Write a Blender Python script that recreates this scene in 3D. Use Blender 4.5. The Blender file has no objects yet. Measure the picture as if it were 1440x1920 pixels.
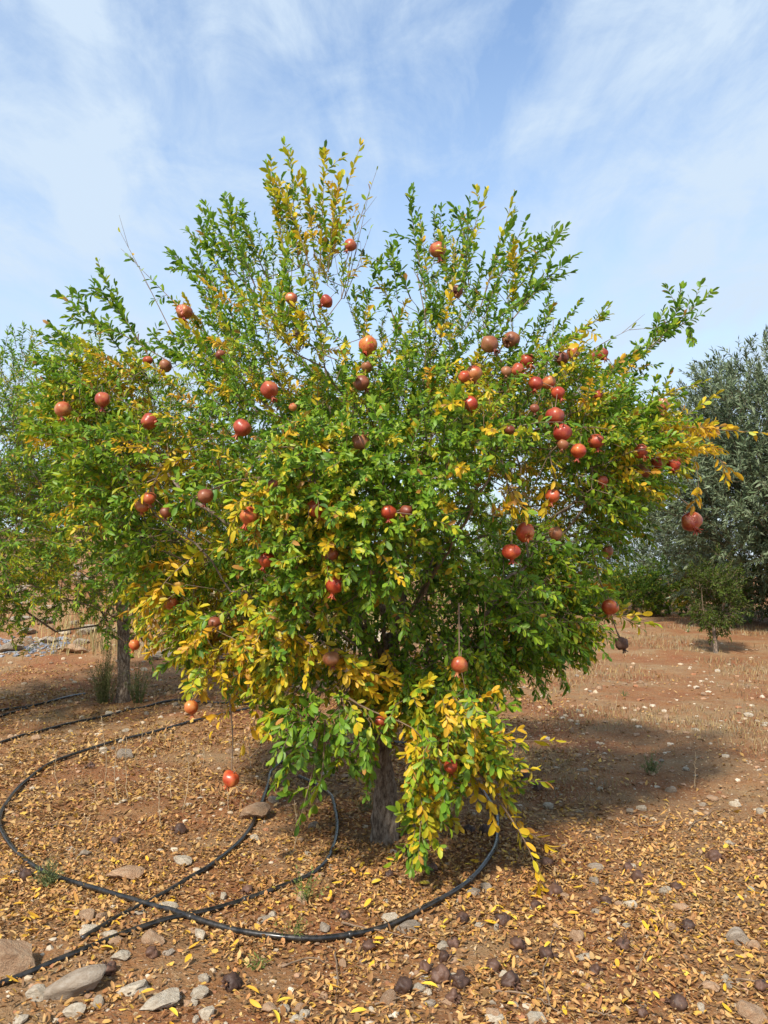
import bpy, math, random
import numpy as np
from mathutils import Vector, Matrix

random.seed(7)
RNG = np.random.default_rng(11)
sc = bpy.context.scene
COL = sc.collection

# ------------------------------------------------------------------ camera
CAM_H = 1.6
PITCH = math.atan(120 / 1440)
cd = bpy.data.cameras.new('camera')
cam = bpy.data.objects.new('camera', cd)
COL.objects.link(cam)
cam.location = (0, 0, CAM_H)
cam.rotation_euler = (math.pi / 2 + PITCH, 0, 0)
cd.sensor_fit = 'VERTICAL'
cd.sensor_height = 36
cd.lens = 27
cd.clip_end = 3000
sc.camera = cam

# ------------------------------------------------------------------ light
SUN_EL = math.radians(45)
SUN_DIR = np.array([-0.43, -0.90])           # horizontal direction towards the sun (behind the camera, to the left)
SUN_DIR = SUN_DIR / np.linalg.norm(SUN_DIR)
to_sun = Vector((SUN_DIR[0] * math.cos(SUN_EL), SUN_DIR[1] * math.cos(SUN_EL), math.sin(SUN_EL)))
sl = bpy.data.lights.new('sun', 'SUN')
sl.energy = 3.5
sl.angle = math.radians(4.0)
sl.color = (1.0, 0.93, 0.82)
sun = bpy.data.objects.new('sun', sl)
COL.objects.link(sun)
sun.rotation_euler = to_sun.to_track_quat('Z', 'Y').to_euler()
sun.location = (-6, -8, 12)

world = bpy.data.worlds.new('World')
sc.world = world
world.use_nodes = True
nt = world.node_tree
nt.nodes.clear()
def N(tree, typ, **kw):
    n = tree.nodes.new(typ)
    for k, v in kw.items():
        setattr(n, k, v)
    return n
def mathn(tree, op, a, b=None, clamp=False):
    n = tree.nodes.new('ShaderNodeMath'); n.operation = op; n.use_clamp = clamp
    for i, v in enumerate((a, b)):
        if v is None: continue
        if isinstance(v, (int, float)): n.inputs[i].default_value = v
        else: tree.links.new(v, n.inputs[i])
    return n.outputs[0]
def ramp(tree, fac, stops):
    n = tree.nodes.new('ShaderNodeValToRGB')
    e = n.color_ramp.elements
    while len(e) < len(stops): e.new(0.5)
    for el, (p, c) in zip(e, stops):
        el.position = p
        el.color = (c[0], c[1], c[2], 1) if isinstance(c, (tuple, list)) else (c, c, c, 1)
    tree.links.new(fac, n.inputs[0])
    return n.outputs[0]
sky = N(nt, 'ShaderNodeTexSky', sky_type='NISHITA')
sky.sun_disc = False
sky.sun_elevation = SUN_EL
sky.sun_rotation = math.atan2(SUN_DIR[0], SUN_DIR[1])
sky.air_density = 1.25
sky.dust_density = 0.6
sky.ozone_density = 2.0
sky.altitude = 100
tc = N(nt, 'ShaderNodeTexCoord')
sep = N(nt, 'ShaderNodeSeparateXYZ')
nt.links.new(tc.outputs['Generated'], sep.inputs[0])
zz = mathn(nt, 'ADD', mathn(nt, 'MAXIMUM', sep.outputs[2], 0.0), 0.16)
comb = N(nt, 'ShaderNodeCombineXYZ')
nt.links.new(mathn(nt, 'DIVIDE', sep.outputs[0], zz), comb.inputs[0])
nt.links.new(mathn(nt, 'DIVIDE', sep.outputs[1], zz), comb.inputs[1])
def cloud_layer(rot, scl, off, nscale, detail, rough, dist):
    mp = N(nt, 'ShaderNodeMapping')
    mp.inputs['Rotation'].default_value = (0, 0, math.radians(rot))
    mp.inputs['Scale'].default_value = scl
    mp.inputs['Location'].default_value = off
    nt.links.new(comb.outputs[0], mp.inputs[0])
    no = N(nt, 'ShaderNodeTexNoise')
    no.inputs['Scale'].default_value = nscale
    no.inputs['Detail'].default_value = detail
    no.inputs['Roughness'].default_value = rough
    no.inputs['Distortion'].default_value = dist
    nt.links.new(mp.outputs[0], no.inputs['Vector'])
    return no.outputs[0]
broad = cloud_layer(25, (1.0, 0.55, 1), (1.3, 0.4, 0), 1.1, 4, 0.5, 0.3)
streak = cloud_layer(-28, (2.2, 0.7, 1), (4.1, 2.0, 0), 1.6, 9, 0.58, 0.55)
puff = cloud_layer(10, (1.3, 0.9, 1), (7.7, 3.4, 0), 4.2, 10, 0.64, 0.5)
cl = mathn(nt, 'ADD', mathn(nt, 'MULTIPLY', broad, 0.75), mathn(nt, 'ADD', mathn(nt, 'MULTIPLY', streak, 0.75), mathn(nt, 'MULTIPLY', puff, 0.62)))
# thin veil everywhere near the horizon, patches higher up
cf = ramp(nt, cl, [(0.0, 0.0), (0.88, 0.02), (1.03, 0.42), (1.2, 0.98)])
nt.nodes[-1].name = 'cloud ramp'
# ValToRGB clamps above 1, so rescale first
for l in list(nt.links):
    if l.to_node.name == 'cloud ramp' and l.to_socket.name == 'Fac':
        nt.links.remove(l)
nt.links.new(mathn(nt, 'MULTIPLY', cl, 0.7), nt.nodes['cloud ramp'].inputs[0])
for el, p in zip(nt.nodes['cloud ramp'].color_ramp.elements, (0.0, 0.635, 0.725, 0.83)):
    el.position = min(1, p)
veil = ramp(nt, sep.outputs[2], [(0.0, 0.85), (0.25, 0.6), (0.6, 0.0)])
fac = mathn(nt, 'MAXIMUM', cf, 0.0)
fac = mathn(nt, 'SUBTRACT', 1.0, mathn(nt, 'MULTIPLY', mathn(nt, 'SUBTRACT', 1.0, fac), mathn(nt, 'SUBTRACT', 1.0, veil)), True)
mix = N(nt, 'ShaderNodeMix', data_type='RGBA')
nt.links.new(fac, mix.inputs[0])
nt.links.new(sky.outputs[0], mix.inputs[6])
mix.inputs[7].default_value = (2.6, 3.15, 3.8, 1)
bg = N(nt, 'ShaderNodeBackground')
bg.inputs['Strength'].default_value = 0.14
nt.links.new(mix.outputs[2], bg.inputs['Color'])
wo = N(nt, 'ShaderNodeOutputWorld')
nt.links.new(bg.outputs[0], wo.inputs['Surface'])

vs = sc.view_settings
vs.view_transform = 'Standard'
vs.look = 'None'
vs.gamma = 1
vs.use_curve_mapping = False
vs.exposure = 0.88
sc.cycles.max_bounces = 8
sc.cycles.diffuse_bounces = 5
sc.cycles.glossy_bounces = 2
sc.cycles.transmission_bounces = 4
sc.cycles.transparent_max_bounces = 4
sc.cycles.caustics_reflective = False
sc.cycles.caustics_refractive = False

# ------------------------------------------------------------------ pixel helpers (photograph is 1440 x 1920)
CP, SP = math.cos(PITCH), math.sin(PITCH)
def ray(px, py):
    u = (px - 720) / 1440.0; v = (960 - py) / 1440.0
    return np.array([u, CP - v * SP, SP + v * CP])
def at(px, py, Y):
    d = ray(px, py)
    return np.array([0, 0, CAM_H]) + d * (Y / d[1])
def pix(P):
    P = np.atleast_2d(P)
    x = P[:, 0]; y = P[:, 1]; z = P[:, 2] - CAM_H
    f = y * CP + z * SP; v = -y * SP + z * CP
    f = np.maximum(f, 1e-3)
    return np.stack([720 + 1440 * x / f, 960 - 1440 * v / f], 1)

# ------------------------------------------------------------------ noise
_perm = RNG.random((32, 32, 32))
def vnoise(P):
    P = np.asarray(P, float)
    i = np.floor(P).astype(int); f = P - i
    f = f * f * (3 - 2 * f)
    def g(a, b, c): return _perm[(i[..., 0] + a) % 32, (i[..., 1] + b) % 32, (i[..., 2] + c) % 32]
    fx, fy, fz = f[..., 0], f[..., 1], f[..., 2]
    x00 = g(0,0,0)*(1-fx)+g(1,0,0)*fx; x10 = g(0,1,0)*(1-fx)+g(1,1,0)*fx
    x01 = g(0,0,1)*(1-fx)+g(1,0,1)*fx; x11 = g(0,1,1)*(1-fx)+g(1,1,1)*fx
    y0 = x00*(1-fy)+x10*fy; y1 = x01*(1-fy)+x11*fy
    return (y0*(1-fz)+y1*fz)*2-1
def smooth(t):
    t = np.clip(t, 0, 1); return t*t*(3-2*t)
def gz(x, y):
    x = np.asarray(x, float); y = np.asarray(y, float)
    z0 = np.zeros_like(x)
    P = np.stack([x, y, z0], -1)
    h = 0.045*vnoise(P*0.9+3) + 0.02*vnoise(P*2.7+9) + 0.008*vnoise(P*8.1+1)
    h = h * smooth((y-1.0)/1.5+0.2)
    h = h + 0.35*smooth((y-10)/16)
    bank = smooth((y-12.6)/11)*smooth((-x-0.2*y+3.2)/5.5)
    h = h + bank*(2.5+0.35*vnoise(P*0.45+5)+0.16*vnoise(P*1.4))
    h = h + 2.0*smooth((y-45)/120)*vnoise(P*0.015+2)
    return h
def ground(px, py):
    d = ray(px, py); o = np.array([0, 0, CAM_H])
    t = 1.0
    for _ in range(2000):
        p = o + d*t
        dz = p[2]-float(gz(p[0], p[1]))
        if dz < 0.002 or t > 80: break
        t += max(0.002, dz*0.5)
    return p
def norm(v):
    v = np.asarray(v, float)
    return v/np.maximum(np.linalg.norm(v, axis=-1, keepdims=True), 1e-9)

# ------------------------------------------------------------------ mesh helpers
def make_mesh(name, V, quads=None, tris=None, col=None, mats=(), smooth_shade=True, fmat=None):
    me = bpy.data.meshes.new(name)
    V = np.ascontiguousarray(V, dtype=np.float32)
    q = np.zeros((0, 4), np.int32) if quads is None else np.asarray(quads, np.int32).reshape(-1, 4)
    t = np.zeros((0, 3), np.int32) if tris is None else np.asarray(tris, np.int32).reshape(-1, 3)
    me.vertices.add(len(V)); me.vertices.foreach_set('co', V.ravel())
    idx = np.concatenate([q.ravel(), t.ravel()])
    me.loops.add(len(idx)); me.loops.foreach_set('vertex_index', idx)
    starts = np.concatenate([np.arange(len(q))*4, len(q)*4+np.arange(len(t))*3]).astype(np.int32)
    me.polygons.add(len(starts)); me.polygons.foreach_set('loop_start', starts)
    me.polygons.foreach_set('use_smooth', np.full(len(starts), smooth_shade))
    if fmat is not None: me.polygons.foreach_set('material_index', np.asarray(fmat, np.int32))
    for m in mats: me.materials.append(m)
    if col is not None:
        a = me.color_attributes.new('Col', 'FLOAT_COLOR', 'POINT')
        c = np.ones((len(V), 4), np.float32); c[:, :3] = col
        a.data.foreach_set('color', c.ravel())
    me.update(calc_edges=True)
    return me
def link(name, me, parent=None):
    o = bpy.data.objects.new(name, me)
    COL.objects.link(o)
    if parent is not None: o.parent = parent
    return o
def tag(o, label=None, cat=None, group=None, kind=None):
    if label: o['label'] = label
    if cat: o['category'] = cat
    if group: o['group'] = group
    if kind: o['kind'] = kind
    return o
def empty(name, loc=(0, 0, 0)):
    o = bpy.data.objects.new(name, None); COL.objects.link(o)
    o.location = loc; o.empty_display_size = 0.1
    return o
class Bag:
    """collects vertices / quads / tris for one mesh"""
    def __init__(s): s.V=[]; s.Q=[]; s.T=[]; s.C=[]; s.n=0
    def add(s, V, Q=None, T=None, C=None):
        V = np.asarray(V, float).reshape(-1, 3)
        if Q is not None and len(Q): s.Q.append(np.asarray(Q)+s.n)
        if T is not None and len(T): s.T.append(np.asarray(T)+s.n)
        if C is not None: s.C.append(np.broadcast_to(np.asarray(C, float), (len(V), 3)))
        s.V.append(V); s.n += len(V)
    def mesh(s, name, mats, smooth_shade=True):
        V = np.concatenate(s.V) if s.V else np.zeros((0, 3))
        return make_mesh(name, V, np.concatenate(s.Q) if s.Q else None, np.concatenate(s.T) if s.T else None,
                         np.concatenate(s.C) if s.C else None, mats, smooth_shade)
def tube(P, R, sides=6, cap=True, bump=0.0, seed=0):
    P = np.asarray(P, float); R = np.asarray(R, float); K = len(P)
    T = np.gradient(P, axis=0); T = norm(T)
    ref = np.array([0.31, 0.87, 0.22]) if abs(T[:, 1]).mean() < 0.7 else np.array([0.9, 0.1, 0.3])
    A = norm(np.cross(T, ref)); B = np.cross(T, A)
    th = np.arange(sides)*2*math.pi/sides
    V = P[:, None]+R[:, None, None]*(A[:, None]*np.cos(th)[None, :, None]+B[:, None]*np.sin(th)[None, :, None])
    if bump:
        n = vnoise(V.reshape(-1, 3)*9+seed).reshape(K, sides, 1)*0.6+vnoise(V.reshape(-1, 3)*24+seed).reshape(K, sides, 1)*0.4
        V = V+(V-P[:, None])*n*bump
    V = V.reshape(-1, 3)
    i = np.arange(K-1)[:, None]*sides; j = np.arange(sides)[None]; k = (j+1) % sides
    Q = np.stack([i+j, i+k, i+sides+k, i+sides+j], -1).reshape(-1, 4)
    Tt = None
    if cap:
        V = np.concatenate([V, P[-1:]+T[-1:]*R[-1]*0.5, P[:1]-T[:1]*R[0]*0.3])
        j = np.arange(sides); k = (j+1) % sides
        Tt = np.concatenate([np.stack([(K-1)*sides+j, (K-1)*sides+k, np.full(sides, K*sides)], 1),
                             np.stack([k, j, np.full(sides, K*sides+1)], 1)])
    return V, Q, Tt
def spline(P, n):
    P = np.asarray(P, float); m = len(P)
    if m == 2:
        t = np.linspace(0, 1, n)[:, None]; return P[0]*(1-t)+P[1]*t
    E = np.concatenate([[2*P[0]-P[1]], P, [2*P[-1]-P[-2]]])
    out = []
    for s in np.linspace(0, m-1-1e-6, n):
        i = int(s); t = s-i; a, b, c, d = E[i:i+4]
        out.append(0.5*((2*b)+(c-a)*t+(2*a-5*b+4*c-d)*t*t+(3*b-a-3*c+d)*t**3))
    return np.array(out)

# ------------------------------------------------------------------ materials
def material(name):
    m = bpy.data.materials.new(name); m.use_nodes = True
    t = m.node_tree; t.nodes.clear()
    out = t.nodes.new('ShaderNodeOutputMaterial')
    p = t.nodes.new('ShaderNodeBsdfPrincipled')
    t.links.new(p.outputs[0], out.inputs[0])
    return m, t, p, out
def noise_node(t, scale, detail=4, rough=0.55, vec=None):
    n = t.nodes.new('ShaderNodeTexNoise')
    n.inputs['Scale'].default_value = scale; n.inputs['Detail'].default_value = detail; n.inputs['Roughness'].default_value = rough
    if vec is not None: t.links.new(vec, n.inputs['Vector'])
    return n.outputs[0]
def mixc(t, fac, a, b, mode='MIX'):
    n = t.nodes.new('ShaderNodeMix'); n.data_type = 'RGBA'; n.blend_type = mode
    for s, v in ((0, fac), (6, a), (7, b)):
        if isinstance(v, (int, float)): n.inputs[s].default_value = v
        elif isinstance(v, tuple): n.inputs[s].default_value = (*v, 1)
        else: t.links.new(v, n.inputs[s])
    return n.outputs[2]
def bump(t, p, h, strength, dist=0.01):
    b = t.nodes.new('ShaderNodeBump'); b.inputs['Strength'].default_value = strength; b.inputs['Distance'].default_value = dist
    t.links.new(h, b.inputs['Height']); t.links.new(b.outputs[0], p.inputs['Normal'])
def coords(t, which='Object'):
    return t.nodes.new('ShaderNodeTexCoord').outputs[which]

def leaf_material(name, rough, trans, spec=0.4):
    m, t, p, out = material(name)
    a = t.nodes.new('ShaderNodeAttribute'); a.attribute_name = 'Col'
    g = t.nodes.new('ShaderNodeNewGeometry')
    n = noise_node(t, 60, 3, 0.6, g.outputs['Position'])
    c = mixc(t, mathn(t, 'MULTIPLY', n, 0.45), a.outputs['Color'], (0.28, 0.22, 0.05), 'MIX')
    c = mixc(t, 0.55, a.outputs['Color'], c)
    t.links.new(c, p.inputs['Base Color'])
    p.inputs['Roughness'].default_value = rough
    p.inputs['Specular IOR Level'].default_value = spec
    if trans > 0:
        tr = t.nodes.new('ShaderNodeBsdfTranslucent'); t.links.new(c, tr.inputs['Color'])
        mx = t.nodes.new('ShaderNodeMixShader'); mx.inputs[0].default_value = trans
        t.links.new(p.outputs[0], mx.inputs[1]); t.links.new(tr.outputs[0], mx.inputs[2])
        t.links.new(mx.outputs[0], out.inputs[0])
    return m
M = {}
M['leaf'] = leaf_material('pomegranate leaf', 0.45, 0.4, 0.35)
M['far_leaf'] = leaf_material('distant leaf', 0.55, 0.38, 0.3)
M['olive_leaf'] = leaf_material('olive leaf', 0.55, 0.15, 0.4)
M['dry_leaf'] = leaf_material('dry leaf', 0.6, 0.12, 0.3)
M['grass'] = leaf_material('dry grass', 0.7, 0.15, 0.2)

m, t, p, out = material('bark')
co = coords(t)
mp = t.nodes.new('ShaderNodeMapping'); mp.inputs['Scale'].default_value = (1, 1, 0.4); t.links.new(co, mp.inputs[0])
n1 = noise_node(t, 46, 7, 0.75, mp.outputs[0]); n2 = noise_node(t, 7, 3, 0.5, co)
c = ramp(t, n1, [(0.4, (0.07, 0.048, 0.034)), (0.5, (0.28, 0.21, 0.15)), (0.6, (0.5, 0.41, 0.32))])
c = mixc(t, mathn(t, 'MULTIPLY', n2, 0.5), c, (0.20, 0.13, 0.08))
t.links.new(c, p.inputs['Base Color']); p.inputs['Roughness'].default_value = 0.9
bump(t, p, n1, 1.0, 0.04)
M['bark'] = m
m, t, p, out = material('twig bark')
n1 = noise_node(t, 30, 4, 0.6, coords(t))
t.links.new(ramp(t, n1, [(0.3, (0.10, 0.065, 0.04)), (0.7, (0.27, 0.18, 0.11))]), p.inputs['Base Color']); p.inputs['Roughness'].default_value = 0.8
M['twig'] = m

m, t, p, out = material('earth')
co = coords(t)
n1 = noise_node(t, 0.8, 8, 0.68, co); n2 = noise_node(t, 9, 6, 0.7, co); n3 = noise_node(t, 55, 5, 0.7, co)
c = ramp(t, n1, [(0.36, (0.25, 0.08, 0.026)), (0.48, (0.29, 0.13, 0.048)), (0.6, (0.32, 0.195, 0.092)), (0.76, (0.27, 0.185, 0.1))])
c = mixc(t, mathn(t, 'MULTIPLY', ramp(t, n2, [(0.4, 0.0), (0.7, 1.0)]), 0.5), c, (0.17, 0.085, 0.045))
c = mixc(t, mathn(t, 'MULTIPLY', ramp(t, n3, [(0.5, 0.0), (0.68, 1.0)]), 0.5), c, (0.46, 0.33, 0.2))
vo = t.nodes.new('ShaderNodeTexVoronoi'); vo.inputs['Scale'].default_value = 38; t.links.new(co, vo.inputs['Vector'])
peb = ramp(t, vo.outputs['Distance'], [(0.16, 1.0), (0.3, 0.0)])
sel = ramp(t, vo.outputs['Color'], [(0.5, 0.0), (0.56, 1.0)])
c = mixc(t, mathn(t, 'MULTIPLY', mathn(t, 'MULTIPLY', peb, sel), 0.7), c, (0.48, 0.36, 0.25))
t.links.new(c, p.inputs['Base Color']); p.inputs['Roughness'].default_value = 0.95; p.inputs['Specular IOR Level'].default_value = 0.2
h = mathn(t, 'ADD', mathn(t, 'MULTIPLY', n3, 0.8), mathn(t, 'ADD', mathn(t, 'MULTIPLY', n2, 0.8), mathn(t, 'MULTIPLY', peb, 0.35)))
bump(t, p, h, 0.9, 0.03)
M['earth'] = m

def stone_material(name, a, b, c3):
    m, t, p, out = material(name)
    co = coords(t); oi = t.nodes.new('ShaderNodeObjectInfo')
    va = t.nodes.new('ShaderNodeVectorMath'); va.operation = 'ADD'; t.links.new(co, va.inputs[0])
    sc_ = t.nodes.new('ShaderNodeVectorMath'); sc_.operation = 'SCALE'; sc_.inputs[0].default_value = (7, 3, 5); t.links.new(oi.outputs['Random'], sc_.inputs['Scale'])
    t.links.new(sc_.outputs[0], va.inputs[1])
    n1 = noise_node(t, 2.6, 6, 0.65, va.outputs[0]); n2 = noise_node(t, 14, 5, 0.7, va.outputs[0])
    c = ramp(t, n1, [(0.3, a), (0.5, b), (0.72, c3)])
    c = mixc(t, mathn(t, 'MULTIPLY', ramp(t, n2, [(0.45, 0.0), (0.7, 1.0)]), 0.45), c, (0.22, 0.15, 0.09))
    v = t.nodes.new('ShaderNodeHueSaturation'); t.links.new(c, v.inputs['Color'])
    t.links.new(mathn(t, 'ADD', mathn(t, 'MULTIPLY', oi.outputs['Random'], 0.4), 0.8), v.inputs['Value'])
    t.links.new(v.outputs[0], p.inputs['Base Color']); p.inputs['Roughness'].default_value = 0.9
    bump(t, p, mathn(t, 'ADD', n2, n1), 0.55, 0.15)
    return m
M['stone_pale'] = stone_material('pale limestone', (0.34, 0.26, 0.18), (0.50, 0.42, 0.31), (0.60, 0.53, 0.42))
M['stone_tan'] = stone_material('tan stone', (0.32, 0.17, 0.085), (0.42, 0.26, 0.15), (0.50, 0.36, 0.23))
M['stone_grey'] = stone_material('grey stone', (0.22, 0.17, 0.12), (0.34, 0.27, 0.2), (0.42, 0.36, 0.29))
m, t, p, out = material('gravel')
a = t.nodes.new('ShaderNodeAttribute'); a.attribute_name = 'Col'
t.links.new(a.outputs['Color'], p.inputs['Base Color']); p.inputs['Roughness'].default_value = 0.9
M['gravel'] = m

def fruit_material(name, deep, mid, light, rough):
    m, t, p, out = material(name)
    co = coords(t); oi = t.nodes.new('ShaderNodeObjectInfo')
    g = t.nodes.new('ShaderNodeNewGeometry')
    n1 = noise_node(t, 22, 4, 0.6, g.outputs['Position']); n2 = noise_node(t, 190, 3, 0.6, g.outputs['Position'])
    f = mathn(t, 'ADD', mathn(t, 'ADD', mathn(t, 'MULTIPLY', n1, 1.0), -0.16), mathn(t, 'MULTIPLY', oi.outputs['Random'], 0.3))
    c = ramp(t, f, [(0.3, deep), (0.5, mid), (0.72, light)])
    c = mixc(t, mathn(t, 'MULTIPLY', ramp(t, n2, [(0.6, 0.0), (0.72, 1.0)]), 0.45), c, (0.34, 0.19, 0.08))
    t.links.new(c, p.inputs['Base Color'])
    p.inputs['Roughness'].default_value = rough
    p.inputs['Specular IOR Level'].default_value = 0.45
    bump(t, p, n2, 0.12, 0.004)
    return m
M['fruit'] = fruit_material('pomegranate skin', (0.25, 0.026, 0.016), (0.35, 0.06, 0.024), (0.44, 0.16, 0.048), 0.34)
M['fruit_orange'] = fruit_material('orange pomegranate skin', (0.33, 0.034, 0.016), (0.45, 0.085, 0.026), (0.52, 0.21, 0.055), 0.32)
M['fruit_dark'] = fruit_material('dull pomegranate skin', (0.16, 0.034, 0.018), (0.23, 0.068, 0.028), (0.30, 0.125, 0.05), 0.42)
M['fruit_dried'] = fruit_material('dried pomegranate skin', (0.045, 0.022, 0.014), (0.075, 0.036, 0.022), (0.13, 0.065, 0.04), 0.62)
m, t, p, out = material('arils')
vo = t.nodes.new('ShaderNodeTexVoronoi'); vo.inputs['Scale'].default_value = 110
g = t.nodes.new('ShaderNodeNewGeometry'); t.links.new(g.outputs['Position'], vo.inputs['Vector'])
t.links.new(ramp(t, vo.outputs['Distance'], [(0.15, (0.33, 0.02, 0.03)), (0.5, (0.5, 0.16, 0.1))]), p.inputs['Base Color'])
p.inputs['Roughness'].default_value = 0.25
bump(t, p, vo.outputs['Distance'], 0.6, 0.01)
M['arils'] = m
m, t, p, out = material('dried fruit hollow')
t.links.new(ramp(t, noise_node(t, 80, 3), [(0.4, (0.012, 0.008, 0.006)), (0.7, (0.06, 0.03, 0.018))]), p.inputs['Base Color']); p.inputs['Roughness'].default_value = 0.8
M['hollow'] = m
m, t, p, out = material('black hose plastic')
n1 = noise_node(t, 25, 4, 0.6, coords(t))
t.links.new(ramp(t, n1, [(0.4, (0.012, 0.012, 0.012)), (0.72, (0.05, 0.042, 0.034))]), p.inputs['Base Color'])
t.links.new(ramp(t, n1, [(0.4, 0.18), (0.7, 0.5)]), p.inputs['Roughness'])
M['hose'] = m

# ------------------------------------------------------------------ ground
ys = np.concatenate([np.linspace(-6, 1.5, 26)[:-1], np.geomspace(1.5, 40, 300), np.geomspace(40, 900, 40)[1:]])
us = np.linspace(-1, 1, 221)
wid = 3.0+np.maximum(ys, 0)*1.05+np.maximum(0, ys-30)*2
X = us[None]*wid[:, None]*(0.75+0.25*us[None]**2); Yg = np.repeat(ys[:, None], len(us), 1)
Z = gz(X, Yg)
V = np.stack([X, Yg, Z], -1).reshape(-1, 3)
nr, nc = X.shape
i = np.arange(nr-1)[:, None]*nc; j = np.arange(nc-1)[None]
Q = np.stack([i+j, i+j+1, i+nc+j+1, i+nc+j], -1).reshape(-1, 4)
tag(link('ground', make_mesh('ground', V, Q, mats=[M['earth']])), kind='structure')

# ------------------------------------------------------------------ leaves
class Leaves:
    def __init__(s): s.p=[]; s.a=[]; s.n=[]; s.L=[]; s.W=[]; s.c=[]; s.fold=[]; s.curl=[]
    def add(s, p, a, n, L, W, c, fold, curl):
        k = len(p)
        s.p.append(p); s.a.append(a); s.n.append(n)
        for lst, v in ((s.L, L), (s.W, W), (s.fold, fold), (s.curl, curl)): lst.append(np.broadcast_to(v, (k,)))
        s.c.append(c)
    def done(s):
        for k in 'p a n L W c fold curl'.split():
            setattr(s, k, np.concatenate(getattr(s, k)))
        return s
    def keep(s, m):
        r = Leaves()
        for k in 'p a n L W c fold curl'.split(): setattr(r, k, getattr(s, k)[m])
        return r
def leaf_arrays(l, lod=2):
    a = norm(l.a); n = norm(l.n-a*np.sum(l.n*a, 1, keepdims=True)); b = np.cross(n, a)
    k = len(a)
    if lod == 3:
        ts = np.array([0, 0.24, 0.55, 0.84, 1.0]); ws = np.array([0.72, 1.0, 0.74])*0.5
    elif lod == 2:
        ts = np.array([0, 0.5, 1.0]); ws = np.array([0.86, 0.95])*0.5
    elif lod == 1:
        ts = np.array([0, 0.5, 1.0]); ws = np.array([1.0])*0.5
    else:
        ts = np.array([0, 1.0]); ws = None
    L = l.L[:, None, None]
    t = ts[None, :, None]
    mid = l.p[:, None]+a[:, None]*L*t-n[:, None]*L*l.curl[:, None, None]*t*t
    if lod == 0:
        # flat 4-point blade
        w = (l.W*0.5)[:, None]
        c0 = l.p+a*l.L[:, None]*0.45
        V = np.stack([l.p, c0+b*w, l.p+a*l.L[:, None]-n*(l.L*l.curl)[:, None], c0-b*w], 1)
        Q = np.array([[0, 3, 2, 1]]); T = np.zeros((0, 3), int); nv = 4
    else:
        st = {3: np.array([.24, .55, .84]), 2: np.array([0.3, 0.74]), 1: np.array([0.5])}[lod][None, :, None]
        inner = l.p[:, None]+a[:, None]*L*st-n[:, None]*L*l.curl[:, None, None]*st*st
        w = (l.W[:, None]*ws[None])[..., None]
        cf = np.cos(l.fold)[:, None, None]; sf = np.sin(l.fold)[:, None, None]
        Lf = inner+b[:, None]*w*cf+n[:, None]*w*sf
        Rf = inner-b[:, None]*w*cf+n[:, None]*w*sf
        V = np.concatenate([mid, Lf, Rf], 1)
        if lod == 3:
            Q = np.array([[1, 2, 6, 5], [2, 3, 7, 6], [1, 8, 9, 2], [2, 9, 10, 3]])
            T = np.array([[0, 1, 5], [3, 4, 7], [0, 8, 1], [3, 10, 4]]); nv = 11
        elif lod == 2:
            Q = np.zeros((0, 4), int)
            T = np.array([[0, 1, 3], [1, 4, 3], [1, 2, 4], [0, 5, 1], [1, 5, 6], [1, 6, 2]]); nv = 7
        else:
            Q = np.zeros((0, 4), int); T = np.array([[0, 1, 3], [1, 2, 3], [0, 4, 1], [1, 4, 2]]); nv = 5
    off = (np.arange(k)*nv)[:, None, None]
    C = np.repeat(l.c[:, None], nv, 1)
    if lod >= 2:      # margins and tip turn first, the midrib stays greener
        rs = np.random.default_rng(k); u = rs.uniform(0, .5, (k, 1))
        for v_ in ((2, 4, 6) if lod == 2 else (4, 5, 6, 7, 8, 9, 10)): C[:, v_] = C[:, v_]*(1-u)+C[:, v_]*np.array([1.5, 1.12, .8])*u
        C[:, 0] *= .85
    return V.reshape(-1, 3), (Q[None]+off).reshape(-1, 4), (T[None]+off).reshape(-1, 3), C.reshape(-1, 3)
def leaves_mesh(name, l, mat, lod):
    V, Q, T, C = leaf_arrays(l, lod)
    return make_mesh(name, V, Q, T, C, [mat], smooth_shade=(lod > 0))

PAL = np.array([(0.028, 0.10, 0.014), (0.066, 0.20, 0.018), (0.145, 0.31, 0.018), (0.27, 0.41, 0.02),
                (0.50, 0.47, 0.02), (0.72, 0.50, 0.02), (0.74, 0.42, 0.025), (0.45, 0.22, 0.05)])
def leaf_colour(yel, n, rng, lift=0.0):
    """yel 0 = green shoot ... 1 = all turned yellow"""
    t = np.clip(yel+rng.normal(0, 0.13, n), 0, 1.1)
    g = np.clip(rng.normal(1.95+lift, 0.85, n), 0, 3)
    pos = np.where(t < 0.33, g, np.where(t < 0.55, 3+(t-0.33)/0.22*1.6, 4.6+(t-0.55)/0.5*1.9+rng.normal(0, 0.3, n)))
    pos = np.where(rng.random(n) < 0.012, 7, pos)
    pos = np.clip(pos, 0, 6.999)
    i = pos.astype(int); f = (pos-i)[:, None]
    return (PAL[i]*(1-f)+PAL[i+1]*f)*rng.uniform(0.82, 1.18, (n, 1))

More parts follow.
